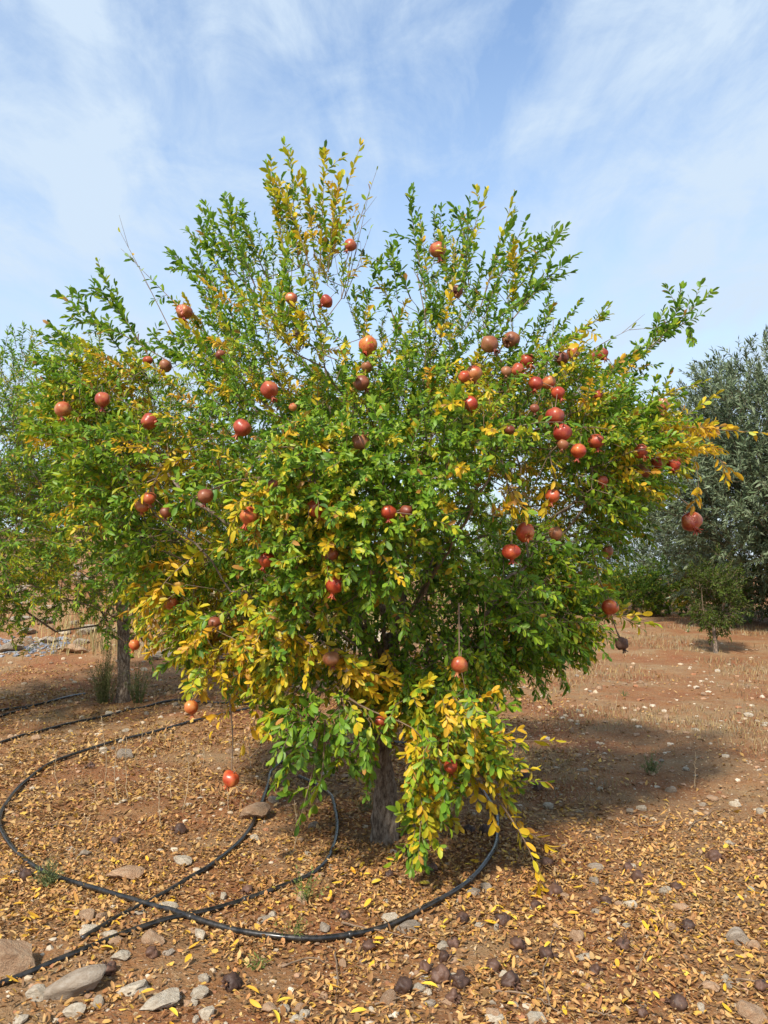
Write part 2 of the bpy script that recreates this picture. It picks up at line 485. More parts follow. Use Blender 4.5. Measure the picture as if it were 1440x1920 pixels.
def leafy(lv, P, rng, yel=0.1, spacing=0.02, length=0.055, start=0.1, whorl=2, keepp=1.0, spread=50, upn=0.7, outward=None, ratio=0.45, colour=leaf_colour, lift=0.0):
    """leaves in opposite pairs or little rosettes along a shoot P"""
    seg = np.linalg.norm(np.diff(P, axis=0), axis=1); s = np.concatenate([[0], np.cumsum(seg)]); tot = s[-1]
    nodes = np.arange(tot*start, tot, spacing)
    if len(nodes) == 0: nodes = np.array([tot*0.8])
    nodes = np.clip(nodes+rng.normal(0, spacing*0.2, len(nodes)), 0, tot)
    n = len(nodes)*whorl
    sn = np.repeat(nodes, whorl)
    pos = np.stack([np.interp(sn, s, P[:, k]) for k in range(3)], 1)
    T = norm(np.stack([np.interp(np.minimum(sn+0.01, tot), s, P[:, k])-np.interp(np.maximum(sn-0.01, 0), s, P[:, k]) for k in range(3)], 1))
    ph = np.repeat(np.arange(len(nodes))*math.pi/2+rng.normal(0, 0.35, len(nodes)), whorl)+np.tile(np.arange(whorl)*2*math.pi/whorl, len(nodes))+rng.normal(0, 0.25, n)
    ref = norm(np.cross(T, np.array([0.3, 0.5, 0.81]))); ref2 = np.cross(T, ref)
    u = ref*np.cos(ph)[:, None]+ref2*np.sin(ph)[:, None]
    al = np.radians(np.clip(rng.normal(spread, 13, n), 12, 95))*(1-0.45*(sn/tot)**4)
    a = T*np.cos(al)[:, None]+u*np.sin(al)[:, None]
    a[:, 2] -= rng.uniform(0.0, 0.25, n)
    # tip leaf
    pos = np.concatenate([pos, P[-1:]]); a = np.concatenate([a, norm(P[-1:]-P[-2:-1])]); n += 1
    nn = np.array([0, 0, upn])+rng.normal(0, 0.42, (n, 3))
    if outward is not None: nn = nn+outward*0.55
    L = length*np.clip(rng.normal(1, 0.2, n), 0.5, 1.5)
    m = rng.random(n) < keepp; m[-1] = True
    c = colour(yel, n, rng, lift)
    lv.add(pos[m], a[m], nn[m], L[m], L[m]*ratio*rng.uniform(0.85, 1.15, m.sum()), c[m],
           np.radians(rng.uniform(8, 34, m.sum())), rng.normal(0.15, 0.22, m.sum()))

# ------------------------------------------------------------------ branching skeleton
class Skeleton:
    def __init__(s): s.P=[]; s.par=[]; s.len=[]
    def node(s, p, par):
        s.P.append(np.asarray(p, float)); s.par.append(par)
        s.len.append(0 if par < 0 else s.len[par]+np.linalg.norm(s.P[-1]-s.P[par]))
        return len(s.P)-1
    def chain(s, pts, par):
        for q in pts: par = s.node(q, par)
        return par
    def attach(s, pts, rng, bf=0.35, first=0, step=0.22, sag=0.04):
        """join every point to the cheapest node, inserting bent nodes on the way; returns node ids"""
        cap = len(s.P)+len(pts)*30
        A = np.zeros((cap, 3)); Ln = np.zeros(cap); n = len(s.P)
        A[:n] = np.array(s.P); Ln[:n] = np.array(s.len)
        Ln[:first] = 1e6
        root = np.array(s.P[first])
        order = np.argsort(np.linalg.norm(pts-root, axis=1)); ids = np.zeros(len(pts), int)
        for oi in order:
            q = pts[oi]
            d = np.linalg.norm(A[:n]-q, axis=1)+bf*Ln[:n]
            k = int(np.argmin(d)); p0 = A[k].copy(); dist = np.linalg.norm(q-p0)
            m = max(1, min(24, int(dist/step)))
            bend = rng.normal(0, sag, 3)*dist*2
            par = k
            for i_ in range(1, m+1):
                t_ = i_/m
                x = p0*(1-t_)+q*t_+bend*t_*(1-t_)*2+(rng.normal(0, 0.006, 3) if i_ < m else 0)
                par = s.node(x, par)
                A[n] = x; Ln[n] = s.len[par]; n += 1
            ids[oi] = par
        return ids
    def tubes(s, rmin, power, rtrunk=None):
        n = len(s.P); par = s.par
        w = np.zeros(n); kids = [[] for _ in range(n)]
        for i_ in range(n):
            if par[i_] >= 0: kids[par[i_]].append(i_)
        for i_ in range(n-1, -1, -1):
            if not kids[i_]: w[i_] = 1
            if par[i_] >= 0: w[par[i_]] += w[i_]
        r = rmin*w**power
        chains = []
        for i_ in range(n):
            big = kids[par[i_]] and max(kids[par[i_]], key=lambda c: w[c]) == i_ if par[i_] >= 0 else False
            if par[i_] < 0 or not big:
                ch = [] if par[i_] < 0 else [par[i_]]
                k = i_
                while True:
                    ch.append(k)
                    if not kids[k]: break
                    k = max(kids[k], key=lambda c: w[c])
                if len(ch) > 1:
                    rr = r[ch].copy()
                    if par[i_] >= 0: rr[0] = rr[1]*1.08
                    chains.append((np.array([s.P[c] for c in ch]), rr))
        return chains

def build_tree_objects(root, chains, origin, mat_branch, mat_twig, limb_r, trunk=True, twig_sides=4, skip_first=True):
    """limbs thick enough to pick out become parts; the fine twigs are one mass"""
    bag = Bag()
    for k, (P, R) in enumerate(chains):
        if R[0] > limb_r and not (skip_first and k == 0):
            Pn = spline(P, max(4, len(P)*2)); Rn = np.interp(np.linspace(0, 1, len(Pn)), np.linspace(0, 1, len(P)), R)
            V, Q, T = tube(Pn-origin, Rn, 8, True, 0.12, k)
            link('branch', make_mesh('branch', V, Q, T, mats=[mat_branch]), root)
        elif k > 0 or not skip_first:
            V, Q, T = tube(P-origin, R, twig_sides, False)
            bag.add(V, Q, T)
    o = link('twigs', bag.mesh('twigs', [mat_twig]), root); o['kind'] = 'stuff'
    return o

# ------------------------------------------------------------------ main pomegranate tree
base = ground(722, 1578)
YT = base[1]
def poly_sd(p, poly):
    """distance inside (+) / outside (-) of a polygon"""
    poly = np.asarray(poly, float); a = poly; b = np.roll(poly, -1, 0)
    d = b-a
    w = p[:, None]-a[None]
    tt = np.clip((w*d[None]).sum(-1)/(d*d).sum(-1)[None], 0, 1)
    dist = np.linalg.norm(w-d[None]*tt[..., None], axis=-1).min(1)
    cond = ((a[None, :, 1] > p[:, None, 1]) != (b[None, :, 1] > p[:, None, 1]))
    xin = a[None, :, 0]+(p[:, None, 1]-a[None, :, 1])/np.where(d[None, :, 1] == 0, 1e-9, d[None, :, 1])*d[None, :, 0]
    ins = (cond & (p[:, None, 0] < xin)).sum(1) % 2 == 1
    return np.where(ins, dist, -dist)
CROWN = [(110,670),(160,630),(215,650),(300,690),(375,590),(410,470),(470,460),(515,400),(580,385),(640,410),(655,500),(690,590),(735,570),
         (775,480),(850,470),(905,450),(975,470),(1030,515),(1015,590),(1090,640),(1170,690),(1190,760),(1280,795),(1300,850),(1215,900),(1165,960),
         (1130,1030),(1120,1120),(1070,1180),(1010,1225),(930,1230),(890,1300),(800,1320),(700,1310),(600,1270),(500,1265),(390,1235),(330,1150),
         (235,1060),(165,960),(105,850),(80,740)]
RC = 1.35
def half_depth(pp):
    d = poly_sd(pp, CROWN)*YT/1440
    dd = np.clip(d, 0, RC)
    return np.where(d > 0, np.sqrt(np.maximum(0, RC**2-(RC-dd)**2))*0.98+0.05, 0), d
HOT = [(330,880,55,.6),(470,935,50,.35),(550,660,60,.45),(600,940,60,.4),(440,1190,95,.6),(660,1265,55,.7),(810,1420,95,.6),(900,1310,50,.7),
       (950,930,50,.7),(1040,950,50,.5),(1270,850,90,.7),(880,745,40,.6),(300,1110,40,.8),(570,430,110,.5),(280,735,50,.6),(200,700,50,.4),(640,1000,45,.5),
       (1060,760,60,.4),(980,500,70,.25),(520,760,60,.3),(700,700,70,.25),(1160,640,60,.4),(400,980,50,.3),(150,800,60,.35),(1170,1160,60,.5),(830,1330,60,.3),(640,640,60,.3),(420,1090,60,.25)]
def yellowness(pp, rng):
    y = np.full(len(pp), 0.06)+np.maximum(0, rng.normal(0.03, 0.13, len(pp)))+np.where(rng.random(len(pp)) < .17, rng.uniform(.22, .55, len(pp)), 0)
    for hx, hy, hr, s in HOT:
        y += .85*s*np.exp(-((pp[:, 0]-hx)**2+(pp[:, 1]-hy)**2)/(2*(hr*0.75)**2))
    low = np.clip((pp[:, 1]-1250)/250, 0, 1)*0.22
    return np.clip(y*rng.uniform(0.2, 1.35, len(pp))+low, 0, 1)

rng = np.random.default_rng(5)
NB = 5600
pts = []
while len(pts) < NB:
    pp = np.stack([rng.uniform(60, 1320, 4000), rng.uniform(380, 1330, 4000)], 1)
    hd, d = half_depth(pp)
    dy = rng.uniform(-1.45, 1.45, 4000)
    s = np.minimum(d, hd-np.abs(dy))
    ok = (d > 0.02) & (np.abs(dy) < hd)
    pr = 0.3+0.7*np.exp(-np.maximum(s-0.06, 0)/0.3)
    pr *= np.where(dy > 0, 0.55, 1.0)*(YT+dy)**2/(YT+0.9)**2
    pr *= np.where(pp[:, 1] < 620, 0.3, np.where(pp[:, 1] < 700, .6, 1.0))*np.where((pp[:, 0] < 330) & (pp[:, 1] < 760), .5, 1)
    pos = np.array([at(a, b, YT+c) for a, b, c in zip(pp[:, 0], pp[:, 1], dy)])
    cl_ = vnoise(pos*2.4+17)
    pr *= np.clip(np.where(pp[:, 1] > 720, .62, .42)+cl_*1.5, 0.04, 1.0)
    hole = np.exp(-(((pp[:, 0]-705)/70)**2+((pp[:, 1]-1170)/75)**2))+0.8*np.exp(-(((pp[:, 0]-840)/70)**2+((pp[:, 1]-1160)/50)**2))
    pr *= np.where(dy < 0.5, 1-0.85*np.clip(hole, 0, 1), 1)
    ok &= rng.random(4000) < pr
    for k in np.nonzero(ok)[0]: pts.append((pos[k], pp[k], dy[k], s[k]))
pts = pts[:NB]
sp = np.array([q[0] for q in pts]); spx = np.array([q[1] for q in pts]); sdy = np.array([q[2] for q in pts])

sk = Skeleton()
tr_pts = [base, at(722, 1480, YT), at(714, 1395, YT), at(716, 1310, YT), at(726, 1240, YT)]
tr_path = spline(tr_pts, 14)
fork = sk.chain(tr_path, -1)
def limb(pl, par):
    P = spline([sk.P[par]]+[at(x, y, YT+dy) for x, y, dy in pl], 16)[1:]
    P += np.random.default_rng(len(pl)+int(pl[0][0])).normal(0, 0.012, P.shape)
    return sk.chain(P, par)
LIMBS = [[(765,1050,.0),(800,900,.05),(802,700,.0),(790,560,.0)],
         [(700,1050,.1),(645,900,.1),(605,700,.05),(585,520,.0)],
         [(800,1080,.0),(925,850,-.25),(1015,690,-.15),(1040,600,.0)],
         [(860,1100,.1),(1000,930,.1),(1150,830,.0),(1240,800,.0)],
         [(640,1100,.1),(500,900,.1),(400,740,.1),(330,650,.05)],
         [(620,1120,-.1),(420,980,-.3),(270,850,-.2),(170,770,.0)],
         [(700,1080,-.5),(650,960,-.85),(600,820,-.9)],
         [(820,1060,-.5),(900,930,-.85),(930,800,-.8)],
         [(760,1080,.6),(720,900,.9),(700,700,.7)],
         [(560,1160,-.4),(470,1120,-.8),(400,1100,-.7)],
         [(860,1180,-.3),(960,1120,-.5),(1040,1080,-.3)]]
for l_ in LIMBS: limb(l_, fork-2 if l_[0][1] > 1100 else fork)

lv = Leaves()
# free sprays drawn after the photograph: (pixel polyline, depth offset, yellowness, style)
SPRAYS = [
 ([(250,690),(180,600),(112,555)],0,.05,'g'),([(300,700),(230,590),(192,515)],.1,.08,'g'),([(320,680),(215,620),(130,595)],-.1,.08,'g'),
 ([(280,720),(170,660),(90,640)],0,.2,'g'),([(260,640),(210,570),(165,545)],.15,.05,'g'),([(330,640),(270,520),(226,436)],0,.5,'b'),([(400,640),(320,560),(242,482)],.05,.15,'s'),
 ([(420,600),(360,520),(330,480)],.1,.03,'g'),([(440,600),(390,520),(345,500)],-.1,.05,'g'),([(450,560),(400,490),(375,415)],0,.03,'g'),([(480,540),(440,450),(422,368)],0,.05,'g'),
 ([(500,520),(465,440),(452,402)],.15,.05,'g'),([(490,560),(430,500),(395,440)],-.15,.05,'g'),([(540,520),(520,400),(500,308)],0,.42,'t'),([(560,500),(550,380),(545,288)],.05,.38,'t'),
 ([(580,500),(555,420),(515,335)],-.1,.5,'t'),([(590,480),(580,390),(570,330)],.1,.45,'t'),([(600,500),(605,390),(608,288)],0,.38,'t'),([(615,510),(625,410),(640,335)],-.1,.45,'t'),
 ([(620,500),(640,390),(676,272)],.05,.5,'s'),([(640,520),(665,440),(706,320)],0,.4,'b'),([(650,540),(672,450),(690,370)],.1,.4,'b'),([(640,560),(655,500),(668,420)],-.05,.4,'s'),([(645,560),(670,500),(695,430)],.1,.3,'b'),
 ([(680,640),(690,560),(712,488)],0,.12,'g'),([(745,620),(722,545),(703,500)],.1,.25,'g'),([(800,560),(780,460),(768,365)],0,.03,'g'),([(770,560),(750,510),(728,462)],-.1,.05,'g'),
 ([(840,540),(832,470),(815,408)],.1,.12,'g'),([(860,560),(880,460),(912,358)],0,.4,'s'),([(880,540),(870,450),(862,395)],.1,.1,'g'),([(900,580),(930,480),(964,366)],-.05,.42,'s'),([(930,540),(960,470),(985,415)],.1,.05,'s'),
 ([(950,560),(1000,490),(1060,428)],0,.05,'g'),([(960,600),(1020,530),(1080,478)],-.1,.05,'g'),([(930,600),(1000,550),(1055,515)],.1,.1,'g'),([(960,560),(975,480),(985,440)],.0,.05,'g'),
 ([(1030,680),(1090,620),(1138,592)],0,.45,'g'),([(1060,700),(1120,650),(1192,612)],.05,.3,'b'),([(1100,720),(1200,665),(1265,608),(1335,547)],0,.03,'g'),([(1180,690),(1225,640),(1232,600)],.05,.03,'g'),
 ([(1235,640),(1262,600),(1275,562)],-.05,.03,'g'),([(1235,645),(1285,605),(1295,640)],0,.03,'g'),([(1080,740),(1150,690),(1205,650)],-.1,.2,'g'),([(1100,800),(1210,770),(1250,740),(1325,714)],0,.35,'g'),([(1150,830),(1250,800),(1345,738)],-.1,.55,'s'),
 ([(1100,830),(1250,800),(1340,805),(1438,812)],.0,.72,'w'),([(1240,810),(1300,860),(1312,935)],-.1,.75,'w'),([(1260,830),(1330,850),(1376,885)],.0,.85,'w'),([(1200,810),(1290,800),(1360,800)],-.1,.75,'s'),([(1215,885),(1262,925),(1292,948),(1297,962)],-.05,.6,'n'),
 ([(1110,1030),(1125,1090),(1143,1125)],-.2,.3,'n'),([(1130,1110),(1155,1180),(1170,1225)],-.15,.5,'n'),([(1080,1130),(1150,1150),(1205,1180)],-.1,.4,'s'),([(1080,1140),(1130,1160),(1160,1150)],-.2,.5,'s'),
 ([(980,1150),(1030,1220),(1062,1285)],-.2,.05,'g'),([(940,1160),(990,1225),(1020,1255)],-.1,.05,'g'),([(1000,1130),(1060,1190),(1090,1215)],0,.15,'g'),([(900,1190),(960,1235),(1000,1250)],-.3,.05,'g'),([(1050,1110),(1100,1180),(1100,1220)],.1,.2,'g'),
 ([(850,1370),(950,1388),(1040,1388)],-.8,.62,'w'),([(860,1420),(930,1450),(972,1480)],-.8,.3,'g'),([(890,1440),(955,1530),(995,1600),(1008,1655)],-.8,.62,'w'),([(900,1450),(975,1545),(1022,1582)],-.75,.7,'w'),([(870,1430),(910,1490),(930,1545)],-.8,.7,'w'),
 ([(600,1200),(660,1245),(728,1272)],-1.0,.66,'r'),([(560,1190),(620,1240),(690,1290)],-1.0,.66,'r'),([(500,1170),(560,1205),(610,1230)],-.95,.55,'r'),([(560,1160),(540,1200),(500,1230)],-.95,.5,'r'),
 ([(640,1310),(690,1400),(693,1462)],-.8,.1,'g'),([(610,1350),(645,1410),(665,1442)],-.8,.1,'g'),([(575,1340),(540,1430),(508,1482)],-.7,.15,'g'),([(600,1370),(585,1450),(560,1545)],-.7,.2,'w'),
 ([(610,1340),(605,1440),(590,1512)],-.8,.15,'w'),([(640,1320),(610,1360),(560,1350)],-.7,.15,'g'),([(620,1290),(560,1320),(520,1345)],-.7,.2,'g'),([(560,1290),(510,1340),(485,1300)],-.6,.3,'g'),
 ([(450,1270),(440,1310),(400,1370)],-.6,.75,'w'),([(470,1270),(480,1340),(455,1400)],-.6,.7,'w'),([(390,1240),(372,1290),(358,1316)],-.6,.5,'n'),([(425,1270),(436,1370),(434,1450)],-.7,.5,'n'),([(640,1300),(690,1330),(780,1370),(800,1430)],-.95,.6,'s'),
 ([(775,1420),(772,1520),(768,1605)],-.7,.15,'g'),([(760,1440),(790,1510),(835,1545)],-.75,.4,'g'),([(780,1400),(800,1480),(800,1560)],-.75,.5,'g'),
 ([(620,930),(630,1010),(625,1080)],-1.25,.55,'r'),([(590,880),(582,900),(592,938)],-1.25,.6,'s'),([(940,860),(958,940),(960,1020)],-1.2,.55,'s'),([(1030,850),(1040,900),(1036,918)],-1.05,.6,'s'),([(480,860),(520,840),(600,835)],-1.25,.7,'s'),([(860,1130),(861,1190),(861,1232)],-1.0,.05,'n'),
 ([(540,840),(620,848),(690,856)],-1.25,.55,'s'),([(440,900),(370,930),(320,950)],-1.1,.2,'r'),([(360,840),(320,880),(290,905)],-1.0,.6,'r'),([(380,1030),(320,1080),(290,1120)],-.85,.6,'r'),
]
spray_nodes = []
SP_ = []
for pl, dy, yel, sty in SPRAYS:
    P = spline([at(x, y, YT+dy) for x, y in pl], 12 if sty != 'n' else 9)
    SP_.append(P)
ids = sk.attach(np.concatenate([sp, np.array([P[0] for P in SP_])]), rng, bf=0.32, first=9)
ycrown = yellowness(spx, rng)
CC = at(720, 900, YT)
extra_twigs = Bag()
def twig(P, r0, r1=0.0009, sides=4):
    V, Q, T = tube(P-base, np.linspace(r0, r1, len(P)), sides, False); extra_twigs.add(V, Q, T)
for k in range(NB):
    p0 = sp[k]; out = norm(p0-CC)
    h = (spx[k, 1]-380)/900.0                       # 0 top .. 1 bottom
    up = 0.95-1.25*np.clip(h, 0, 1)
    d = norm(out*np.array([.8, .9, .5])+np.array([0, 0, up])+rng.normal(0, 0.42, 3))
    L = rng.uniform(0.13, 0.30)*(1.35 if h < 0.25 else 1)
    tt = np.linspace(0, 1, 6)[:, None]
    tt = tt[[0, 2, 4, 5]]
    P = p0+d*L*tt+np.array([0, 0, (0.10 if h < 0.3 else -0.16)])*L*tt*tt*1.2
    twig(P, 0.0026, .0009, 3)
    spur = rng.random() < 0.55
    leafy(lv, P, rng, ycrown[k], 0.019 if h < 0.3 else (0.021 if spur else 0.015), rng.uniform(0.032, 0.046), 0.05, 3 if spur and h > 0.2 else 2, 0.92, 46 if h < .3 else 55, 0.6, out, lift=0.1)
LONG_ROWS = []
for (pl, dy, yel, sty), P in zip(SPRAYS, SP_):
    r0 = {'n': 0.0046, 'b': 0.0035}.get(sty, 0.0045)
    if len(pl) > 3 and sty != 'n': r0 = 0.007
    twig(P, r0, 0.0034 if sty == 'n' else 0.001, 5)
    out = norm(P[-1]-CC)
    n0 = lv.p and sum(len(q) for q in lv.p) or 0
    if sty == 'n': continue
    if sty == 'b':
        leafy(lv, P, rng, yel, 0.06, 0.04, 0.55, 2, 0.22, 50, .5, out)
        for _ in range(3):
            q = P[rng.integers(3, 11)]; d = norm(norm(P[-1]-P[0])+rng.normal(0, .3, 3)); twig(q+d*np.linspace(0, rng.uniform(.08, .22), 4)[:, None], .0018)
        continue
    sl_ = {'g': (.021, .05, .1, 2, .92), 't': (.022, .054, .1, 2, .8), 's': (.034, .052, .15, 2, .72), 'w': (.042, .061, .12, 2, .62), 'r': (.027, .054, .05, 4, .8)}[sty]
    leafy(lv, P, rng, yel, sl_[0], sl_[1], sl_[2], sl_[3], sl_[4], 64 if sty == 'r' else 46, .55, out)
    # side shoots
    for s_ in range({'g': 5, 't': 6, 's': 2, 'w': 1, 'r': 4}[sty]):
        i_ = rng.integers(2, 10); T_ = norm(P[i_+1]-P[i_]); d = norm(T_*0.9+rng.normal(0, .45, 3)+np.array([0, 0, .15]))
        L = rng.uniform(.08, .2)
        q = P[i_]+d*L*np.linspace(0, 1, 5)[:, None]; twig(q, .002)
        leafy(lv, q, rng, np.clip(yel+rng.normal(0, .12), 0, 1), .022, sl_[1]*.92, .15, 2, .9, 44, .55, out)
# low skirts of the crown
SKIRTS = [([(725,1280),(900,1280),(925,1370),(930,1430),(860,1460),(820,1500),(795,1570),(772,1570),(768,1400)],135,-.75,.42),
          ([(490,1290),(700,1310),(700,1390),(640,1420),(560,1390)],36,-.7,.12),
          ([(350,1170),(600,1170),(600,1240),(460,1270),(370,1260)],60,-.75,.42)]
sk_pts = []; sk_y = []; sk_sp = []
for pl, n_, dy0, yl in SKIRTS:
    c_ = 0; a_ = np.array(pl)
    while c_ < n_:
        pp = np.array([[rng.uniform(a_[:, 0].min(), a_[:, 0].max()), rng.uniform(a_[:, 1].min(), a_[:, 1].max())]])
        if poly_sd(pp, pl)[0] < 0: continue
        p0 = at(pp[0, 0], pp[0, 1], YT+dy0+rng.normal(0, .17))
        if p0[2] < .12: continue
        sk_pts.append(p0); sk_y.append(float(np.clip(yl+rng.normal(0, .2), 0, 1))); c_ += 1
ids2 = sk.attach(np.array(sk_pts), rng, bf=0.3, first=9)
for p0, y_ in zip(sk_pts, sk_y):
    out = norm(np.array([p0[0]-base[0], p0[1]-base[1], -.1]))
    d = norm(out*.6+np.array([0, 0, -.55])+rng.normal(0, .45, 3)); L = rng.uniform(.1, .22)
    P = p0+d*L*np.linspace(0, 1, 6)[:, None]
    twig(P, .0024); leafy(lv, P, rng, y_,   .018, rng.uniform(.04, .056), .05, 2, .9, 52, .6, out)
lv.done()

# fruit on the tree: photograph pixel, radius in pixels, kind
FRUIT = [(657,460,12,'r'),(821,468,16,'r'),(546,559,12,'r'),(612,565,13,'r'),(345,585,15,'rs'),(857,546,12,'d'),(690,648,18,'o'),(688,688,11,'d'),(555,628,7,'k'),
 (677,718,15,'d'),(505,731,17,'r'),(549,763,8,'r'),(454,802,17,'r'),(310,686,12,'d'),(277,676,9,'r'),(413,665,9,'d'),(192,749,14,'r'),(118,767,15,'r'),(280,790,16,'r'),
 (676,829,16,'d'),(881,757,15,'os'),(888,700,16,'r'),(870,706,11,'o'),(918,645,17,'d'),(958,638,16,'d'),(988,676,14,'r'),(971,694,14,'r'),(949,696,10,'d'),(1005,719,14,'r'),
 (1029,717,13,'r'),(1046,737,12,'o'),(1053,672,14,'d'),(1074,661,12,'r'),(1110,669,9,'r'),(1128,664,12,'r'),(1122,740,9,'r'),(1238,759,16,'rs'),(1040,780,17,'r'),
 (1054,811,17,'r'),(1085,845,14,'o'),(1118,827,15,'rs'),(955,806,10,'d'),(1002,766,9,'d'),(1055,834,11,'d'),(1202,846,14,'r'),(1230,868,15,'rs'),(1205,883,16,'r'),
 (1263,869,13,'o'),(1130,901,10,'r'),(1036,930,14,'o'),(985,998,18,'o'),(959,1034,16,'o'),(1042,1000,13,'d'),(1296,978,18,'rs'),(1143,1138,16,'o'),(1166,1205,12,'k'),
 (1140,1033,10,'d'),(122,914,9,'d'),(280,934,12,'r'),(267,949,13,'r'),(385,930,15,'d'),(311,960,11,'d'),(467,967,17,'o'),(513,905,12,'d'),(592,952,18,'o'),(728,960,14,'o'),
 (762,960,13,'d'),(500,1049,15,'o'),(618,1041,16,'r'),(628,1095,18,'o'),(321,1131,13,'o'),(403,1167,12,'d'),(252,1209,10,'o'),(358,1326,13,'o'),(433,1460,15,'o'),(621,1235,15,'d'),
 (713,1352,10,'r'),(861,1246,15,'r'),(845,1437,13,'r')]
DY_OVERRIDE = {(1296,978):-.05,(1143,1138):-.2,(1166,1205):-.15,(358,1326):-.6,(433,1460):-.7,(861,1246):-1.0,(845,1437):-.95,(713,1352):-.9,(621,1235):-1.05,(252,1209):-.3,(628,1095):-1.27,(592,952):-1.27}
fpos = []
for x, y, r, k in FRUIT:
    hd, d = half_depth(np.array([[x, y]], float))
    dy = DY_OVERRIDE.get((x, y), -max(0.1, float(hd[0])-0.0))
    fpos.append(at(x, y, YT+dy))
fpos = np.array(fpos)
# clear leaves that would grow through or press against a fruit, as they bend aside from it in the tree
keepm = np.ones(len(lv.p), bool)
lc = lv.p+lv.a*lv.L[:, None]*.5
for f, (x, y, r, k) in zip(fpos, FRUIT):
    R = r*f[1]/1440
    v = norm(np.array([0, 0, CAM_H])-f)
    w = lc-f; al = w@v; perp = np.linalg.norm(w-al[:, None]*v, axis=1)
    near = (np.linalg.norm(w, axis=1) < R*1.15)
    front = (al > -R) & (al < 0.45) & (perp < R*0.85)
    keepm &= ~(near | (front & (rng.random(len(lc)) < 0.92)))
lv = lv.keep(keepm)

tree = empty('pomegranate_tree', base)
tag(tree, 'large round pomegranate tree covered in red fruit, standing inside the black hose loop', 'tree')
lv.p = lv.p-base
# the 300 leaves that show largest are parts of their own
lw = lv.p+base
dist = lw[:, 1]
an = norm(lv.a); nn = norm(lv.n-an*np.sum(lv.n*an, 1, keepdims=True))
view = norm(np.array([0, 0, CAM_H])-lw)
area = lv.L*lv.W*np.abs((nn*view).sum(1))/dist**2
lpx = pix(lw)
hd, d = half_depth(lpx)
exposed = (np.abs((lw[:, 1]-YT)+hd) < 0.12) | (lpx[:, 1] > 1260) | (d < 0.02)
score = np.where(exposed & (lw[:, 1] < YT+.1), area, 0)
top = np.argsort(-score)[:300]
single = np.zeros(len(lw), bool); single[top] = True
back = (lv.p[:, 1] > .25) & ~single
cb = Bag()
fine = ~single & ~back & (lv.L > .053) & (lv.p[:, 1] < -.25)
for sel_, lod_ in ((fine, 3), (~single & ~back & ~fine, 2), (back, 1)):
    cb.add(*leaf_arrays(lv.keep(sel_), lod_))
crown_me = cb.mesh('crown', [M['leaf']])
o = link('crown', crown_me, tree); o['kind'] = 'stuff'
NV = 14
variants = []
vr = np.random.default_rng(3)
for k in range(NV):
    c0 = leaf_colour([.05, .1, .3, .45, .6, .75, .9][k % 7], 1, vr)
    l1 = Leaves(); l1.add(np.zeros((1, 3)), np.array([[0, 1., 0]]), np.array([[0, 0, 1.]]), 1.0, .45, c0, math.radians(vr.uniform(8, 30)), vr.uniform(0.0, .28)); l1.done()
    variants.append((c0[0], leaves_mesh('leaf', l1, M['leaf'], 3)))
for k in top:
    j = min(range(NV), key=lambda q: np.abs(variants[q][0]-lv.c[k]).sum()+vr.random()*.05)
    o = link('leaf', variants[j][1], tree)
    a = Vector(an[k]); n_ = Vector(nn[k]); b = a.cross(n_)
    mt = Matrix((b, a, n_)).transposed().to_4x4()
    o.matrix_local = Matrix.Translation(lv.p[k]) @ mt @ Matrix.Diagonal((lv.W[k]/.45, lv.L[k], lv.L[k], 1))
# fruit stalks join the twigs
fid = sk.attach(fpos+np.array([0, 0, .02]), rng, bf=.15, first=9, step=.12, sag=.05)
chains = sk.tubes(0.0017, 0.40)
tw = build_tree_objects(tree, chains, base, M['bark'], M['twig'], 0.0125)
o = link('shoots', extra_twigs.mesh('shoots', [M['twig']]), tree); o['kind'] = 'stuff'
P = spline(tr_pts+[at(735, 1190, YT)], 34)-base
P[0, 2] = -.08
tt = np.linspace(0, 1, len(P))
R = 0.066-0.014*tt+0.028*np.exp(-tt/0.05)+.006*np.sin(tt*17)
V, Q, T = tube(spline(P, 90), np.interp(np.linspace(0, 1, 90), tt, R), 44, True, .2, 3)
cx_ = np.interp(V[:, 2], P[:, 2], P[:, 0]); cy_ = np.interp(V[:, 2], P[:, 2], P[:, 1])
th_ = np.arctan2(V[:, 1]-cy_, V[:, 0]-cx_); rid = 1+.05*np.sin(th_*9+4*vnoise(V*5))+.09*vnoise(np.stack([np.cos(th_)*4, np.sin(th_)*4, V[:, 2]*5], 1)+3)+.06*vnoise(np.stack([np.cos(th_)*9, np.sin(th_)*9, V[:, 2]*16], 1))
V[:, 0] = cx_+(V[:, 0]-cx_)*rid; V[:, 1] = cy_+(V[:, 1]-cy_)*rid
link('trunk', make_mesh('trunk', V, Q, T, mats=[M['bark']]), tree)

